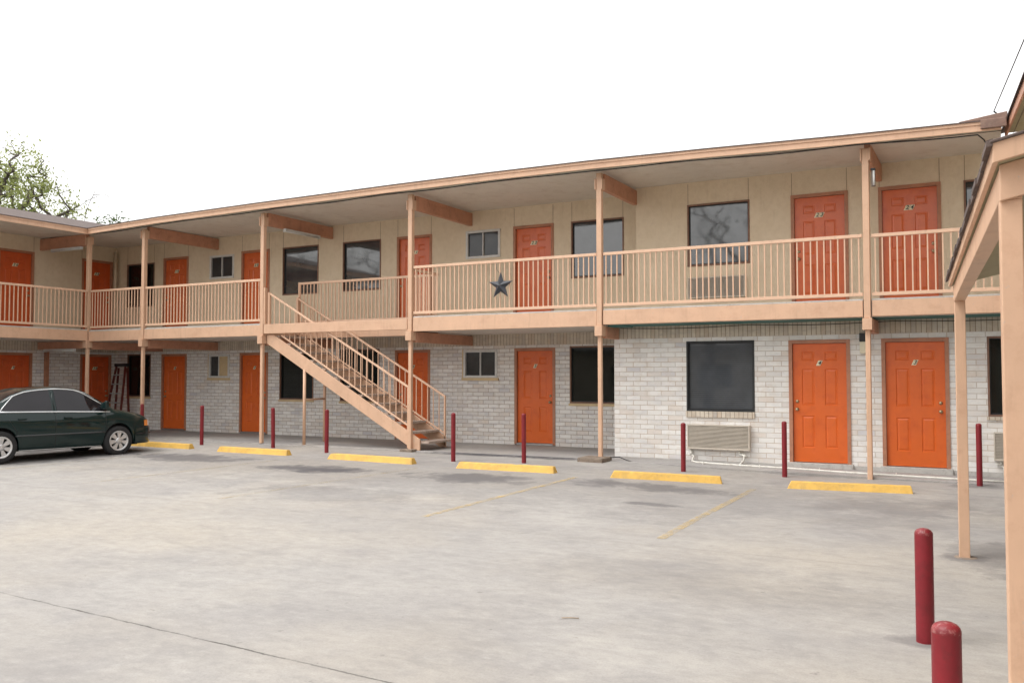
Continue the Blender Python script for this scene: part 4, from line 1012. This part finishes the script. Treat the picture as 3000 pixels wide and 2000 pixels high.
# wind screens (laid over the body between the pillars)
def screen(name, x0, x1):
    b = MB(); b.smooth = True; n, m_ = 10, 12; vs = []
    for i in range(n+1):
        x = x0+(x1-x0)*i/n; s_ = section(x); top = s_[-6:]
        for j in range(m_+1):
            u = -1+2*j/m_; au = abs(u)*.93; y_e = top[0][0]
            # interpolate along the section cap
            yy = au*y_e; prev = top[0]
            for q in top:
                if q[0] <= yy: break
                prev = q
            q2 = q if q[0] <= yy else top[-1]; f = 0 if prev[0] == q2[0] else (prev[0]-yy)/(prev[0]-q2[0]); z = prev[1]+(q2[1]-prev[1])*f
            vs.append((x, math.copysign(yy, u), z+.008))
    b.add(vs, [(i*(m_+1)+j, (i+1)*(m_+1)+j, (i+1)*(m_+1)+j+1, i*(m_+1)+j+1) for i in range(n) for j in range(m_)])
    o = b.build(name, 'car_glass'); o.parent = body
screen('windshield', .56, 1.20); screen('rear_window', -1.42, -.80)
# open dark flap of the far mirror / near mirror
for sd_ in (-1, 1):
    b = MB(); b.smooth = True; y = gh_y(.95, 1.0)
    b.hexa([(.90, sd_*(y-.02), .95), (1.02, sd_*(y-.02), .95), (1.00, sd_*(y+.22), .97), (.90, sd_*(y+.23), .97), (.90, sd_*(y-.0), 1.07), (1.0, sd_*(y-.0), 1.06), (.98, sd_*(y+.22), 1.14), (.90, sd_*(y+.23), 1.15)])
    o = b.build('wing_mirror', 'car_paint', bevel=.02); o.parent = body
# bumpers, lamps, grille
def wrap(name, mat, x0, x1, z0, z1, off, n=10):
    b = MB(); b.smooth = True; vs = []
    xs2 = [x0+(x1-x0)*i/n for i in range(n+1)]
    path = [(x, -half_w(x)-off) for x in xs2]+[(x, half_w(x)+off) for x in xs2[::-1]]
    sgn = 1 if x1 > x0 else -1
    path = [(x+(sgn*off if i in (n, n+1) else 0), y) for i, (x, y) in enumerate(path)]
    for x, y in path: vs += [(x, y*.965, z0), (x, y, z0+.04), (x, y, z1-.03), (x, y*.97, z1)]
    b.add(vs, [(i*4+j, (i+1)*4+j, (i+1)*4+j+1, i*4+j+1) for i in range(len(path)-1) for j in range(3)])
    o = b.build(name, mat); o.parent = body
wrap('front_bumper', 'car_paint', XF+.40, NL, .22, .56, .012); wrap('rear_bumper', 'car_paint', XR-.40, TL, .26, .60, .012)
wrap('bumper_strip', 'black_plastic', XF+.42, NL, .40, .45, .022)
for sd_ in (-1, 1):
    xs2 = [2.155, 2.13, 2.10, 2.07]
    b = MB(); b.smooth = True; vs = []
    for x in xs2:
        for j in range(4): z = .59+.115*j/3; vs.append((x, sd_*(half_w(x)+.010-.05*(j/3)*.3), z))
    b.add(vs, [(i*4+j, (i+1)*4+j, (i+1)*4+j+1, i*4+j+1) for i in range(3) for j in range(3)]); o = b.build('headlight', 'lens_white'); o.parent = body
    xs2 = [2.07, 2.03, 1.99, 1.95]
    b = MB(); b.smooth = True; vs = []
    for x in xs2:
        for j in range(4): z = .585+.12*j/3; vs.append((x, sd_*(half_w(x)+.008-.05*(j/3)*.3), z))
    b.add(vs, [(i*4+j, (i+1)*4+j, (i+1)*4+j+1, i*4+j+1) for i in range(3) for j in range(3)]); o = b.build('indicator_lamp', 'amber'); o.parent = body
    b = MB(); b.box(NL-.06, NL+.008, min(sd_*.28, sd_*.49), max(sd_*.28, sd_*.49), .575, .66); o = b.build('headlight', 'lens_white', bevel=.01); o.parent = body
    b = MB(); b.box(TL-.012, TL+.06, min(sd_*.33, sd_*.62), max(sd_*.33, sd_*.62), .66, .80); o = b.build('tail_light', 'maroon', bevel=.01); o.parent = body
b = MB(); b.box(NL-.05, NL+.006, -.24, .24, .585, .65); o = b.build('grille', 'black_plastic', bevel=.006); o.parent = body
# dark floor pan and wheel housings
b = MB(); b.box(TL+.3, NL-.3, -.62, .62, .19, .30); b.box(XR-ARX-.02, XR+ARX+.02, -.66, .66, .2, .70); b.box(XF-ARX-.02, XF+ARX+.02, -.66, .66, .2, .70); o = b.build('underbody', 'cabin_dark'); o.parent = body
# wheels
def wheel():
    b = MB(); b.lathe([(.205, -.10), (.25, -.105), (.29, -.095), (TR, -.06), (TR, .06), (.29, .095), (.25, .105), (.205, .10)], axis='y', n=40); ty = b.build('tyre', 'rubber')
    b = MB(); b.lathe([(.208, -.085), (.205, -.10), (.190, -.095), (.182, -.07), (.180, .05)], axis='y', n=40)      # rim lip
    for k in range(7):                                       # seven spokes
        a = 2*math.pi*k/7; ca, sa = math.cos(a), math.sin(a)
        def Q(r, s, y): return (r*ca-s*sa, y, r*sa+s*ca)
        b.hexa([Q(.04, -.022, -.07), Q(.188, -.056, -.075), Q(.188, .056, -.075), Q(.04, .022, -.07), Q(.04, -.019, -.092), Q(.190, -.050, -.094), Q(.190, .050, -.094), Q(.04, .019, -.092)])
    b.lathe([(.001, -.098), (.035, -.098), (.062, -.092), (.062, -.06)], axis='y', n=20)
    b.lathe([(.196, -.096), (.176, -.096), (.172, -.075)], axis='y', n=40)
    ri = b.build('rim', 'alloy')
    b = MB(); b.lathe([(.001, -.03), (.18, -.03)], axis='y', n=24); di = b.build('brake_disc', 'cabin_dark')
    return ty, ri, di
ty, ri, di = wheel()
first = True
KX = .89
for o in [body]+list(body.children):
    for v in o.data.vertices: v.co.x *= KX
for (x, y, rz) in ((XF*KX, -.76, 0), (XR*KX, -.76, 0), (XF*KX, .76, math.pi), (XR*KX, .76, math.pi)):
    w_ = bpy.data.objects.new('wheel', None); col.objects.link(w_); w_.parent = car; w_.location = (x, y, TR-.004); w_.rotation_euler = (0, .3, rz)
    for src in (ty, ri, di):
        o = src if first else src.copy()
        if not first: col.objects.link(o)
        o.parent = w_
    first = False

# ================================================================== TREES
def tree(name, label, base_, blobs, arms, seed, lm, nt_=260, leaves=40, lsz=.1, sc_=.34, r0=.006, fork=.45):
    """trunk and limbs grown towards points spread through the crown, leaves clustered round those points"""
    rnd = random.Random(seed); t = thing(name, label, 'tree', base_); B0 = Vector(base_)
    tg = []
    wts = [b_[2] for b_ in blobs]
    for i in range(nt_):
        c, rad, _ = rnd.choices(blobs, wts)[0]
        while True:
            v = Vector([rnd.uniform(-1, 1) for _ in range(3)])
            if .25 < v.length < 1: break
        v *= (.72+.28*rnd.random())/max(v.length, .55) if rnd.random() < .5 else 1
        if v.length > 1.05: v.normalize()
        tg.append(Vector(c)-B0+Vector((v.x*rad[0], v.y*rad[1], v.z*rad[2])))
    zc_ = Vector(blobs[0][0])-B0
    top = Vector((zc_.x*.5, zc_.y*.5, zc_.z*fork+.0))
    N = [Vector((0, 0, 0))]; PA = [-1]
    for k in range(1, 7): N.append(top*(k/6)+Vector((rnd.gauss(0, .06), rnd.gauss(0, .06), 0))); PA.append(len(N)-2)
    tg.sort(key=lambda p: (p-top).length)
    main = [(Vector(a)-B0) for a in arms]
    ends = []
    for q, p in enumerate(main+tg):
        cand = range(4, len(N))
        best = min(cand, key=lambda k: (N[k]-p).length*(1+.25*max(0, (N[k]-top).length-(p-top).length))+(.35*abs(k-6)/len(N)))
        a = N[best]; d = p-a; L = d.length; n = max(2, int(L/.38)); side = Vector((rnd.gauss(0, 1), rnd.gauss(0, 1), rnd.gauss(0, .6)+.5)).normalized()*L*.16
        par = best
        for m_ in range(1, n+1):
            f = m_/n; pos = a+d*f+side*math.sin(f*math.pi)*(1 if m_ < n else 0)+Vector((rnd.gauss(0, .035), rnd.gauss(0, .035), rnd.gauss(0, .035)))
            N.append(pos); PA.append(par); par = len(N)-1
        ends.append(par)
    cnt = [0]*len(N)
    for e in ends:
        k = e
        while k >= 0: cnt[k] += 1; k = PA[k]
    rad_ = [r0*(c_**.56) for c_ in cnt]
    tw = MB()
    kids = {}
    for k, p in enumerate(PA): kids.setdefault(p, []).append(k)
    for k in range(1, len(N)):          # one tapered piece per link, overlapping at the nodes
        p = PA[k]; big = rad_[k] > .03
        tw.tube([N[p], N[k]], [min(rad_[p], rad_[k]*1.35), rad_[k]], 7 if big else 4, caps=False)
    o = tw.build('trunk', 'bark'); o.parent = t
    lf = MB(); tips = [N[e] for e in ends]
    for p in tips[len(main):]:
        nl = int(leaves*rnd.choice((.15, .5, 1, 1, 1.7)))
        for i in range(nl):
            c = p+Vector((rnd.gauss(0, sc_), rnd.gauss(0, sc_), rnd.gauss(0, sc_*.75)))
            a = Vector((rnd.gauss(0, 1), rnd.gauss(0, 1), rnd.gauss(0, 1))).normalized(); u = a.cross(Vector((rnd.gauss(0, 1), rnd.gauss(0, 1), rnd.gauss(0, 1)))).normalized(); s_ = lsz*rnd.uniform(.5, 1.25)
            lf.face([c-a*s_, c-u*s_*.45, c+a*s_, c+u*s_*.45])
    o = lf.build('crown', lm, wn='keep'); o.parent = t
    return t
tree('spreading_tree', 'large spring tree with sparse yellow-green leaves behind the left wing roof', (-47.2, 11.4, -.2),
     [((-46.6, 11.8, 10.6), (4.3, 4.3, 3.0), 3), ((-44.2, 13.2, 10.2), (2.6, 2.6, 1.9), 1.6), ((-45.6, 12.5, 12.4), (2.6, 2.6, 1.7), 1)],
     [(-41.2, 14.9, 10.9), (-42.6, 14.2, 9.7), (-43.0, 13.8, 11.8)], 11, 'leaf_spring', 400, 25, .10, .33, .016)
tree('young_tree', 'small leafy treetop just showing above the roof corner', (-40.2, 15.2, -.2),
     [((-40.2, 15.1, 8.9), (1.15, 1.15, .95), 1)], [(-41.0, 14.7, 11.3), (-40.4, 15.1, 10.9)], 5, 'leaf_dark', 46, 34, .09, .2, .012)
tree('bare_tree', 'tall thin-leaved tree across the lot, mirrored in the window left of door 23', (-15.5, -37, -.6),
     [((-15, -37, 10), (6, 6, 4.5), 1)], [], 23, 'leaf_dark', 230, 9, .1, .4, .016)
tree('bare_tree', 'broad thin-leaved tree across the lot, mirrored in the windows above the staircase', (-46, -36, -.6),
     [((-46, -36, 8.5), (8, 8, 4.5), 1)], [], 31, 'leaf_dark', 260, 12, .1, .4, .016)

# neighbouring building across the lot (seen only as a reflection in the glass)
nb = thing('neighbouring_building', 'long low tan building across the lot, mirrored in the ground-floor glass', 'building', (-25, -44, -.6))
b = MB(); b.box(-75, 22, -50, -42, -.7, 3.4); b.build('wall', 'far_wall', nb)
b = MB(); b.box(-76, 23, -50.5, -41.4, 3.4, 3.75); b.build('roof', 'shingle', nb)
b = MB()
for i in range(12): b.box(-70+i*7.5, -67.6+i*7.5, -41.99, -41.9, .8, 2.3)
b.build('window', 'glass_low', nb)
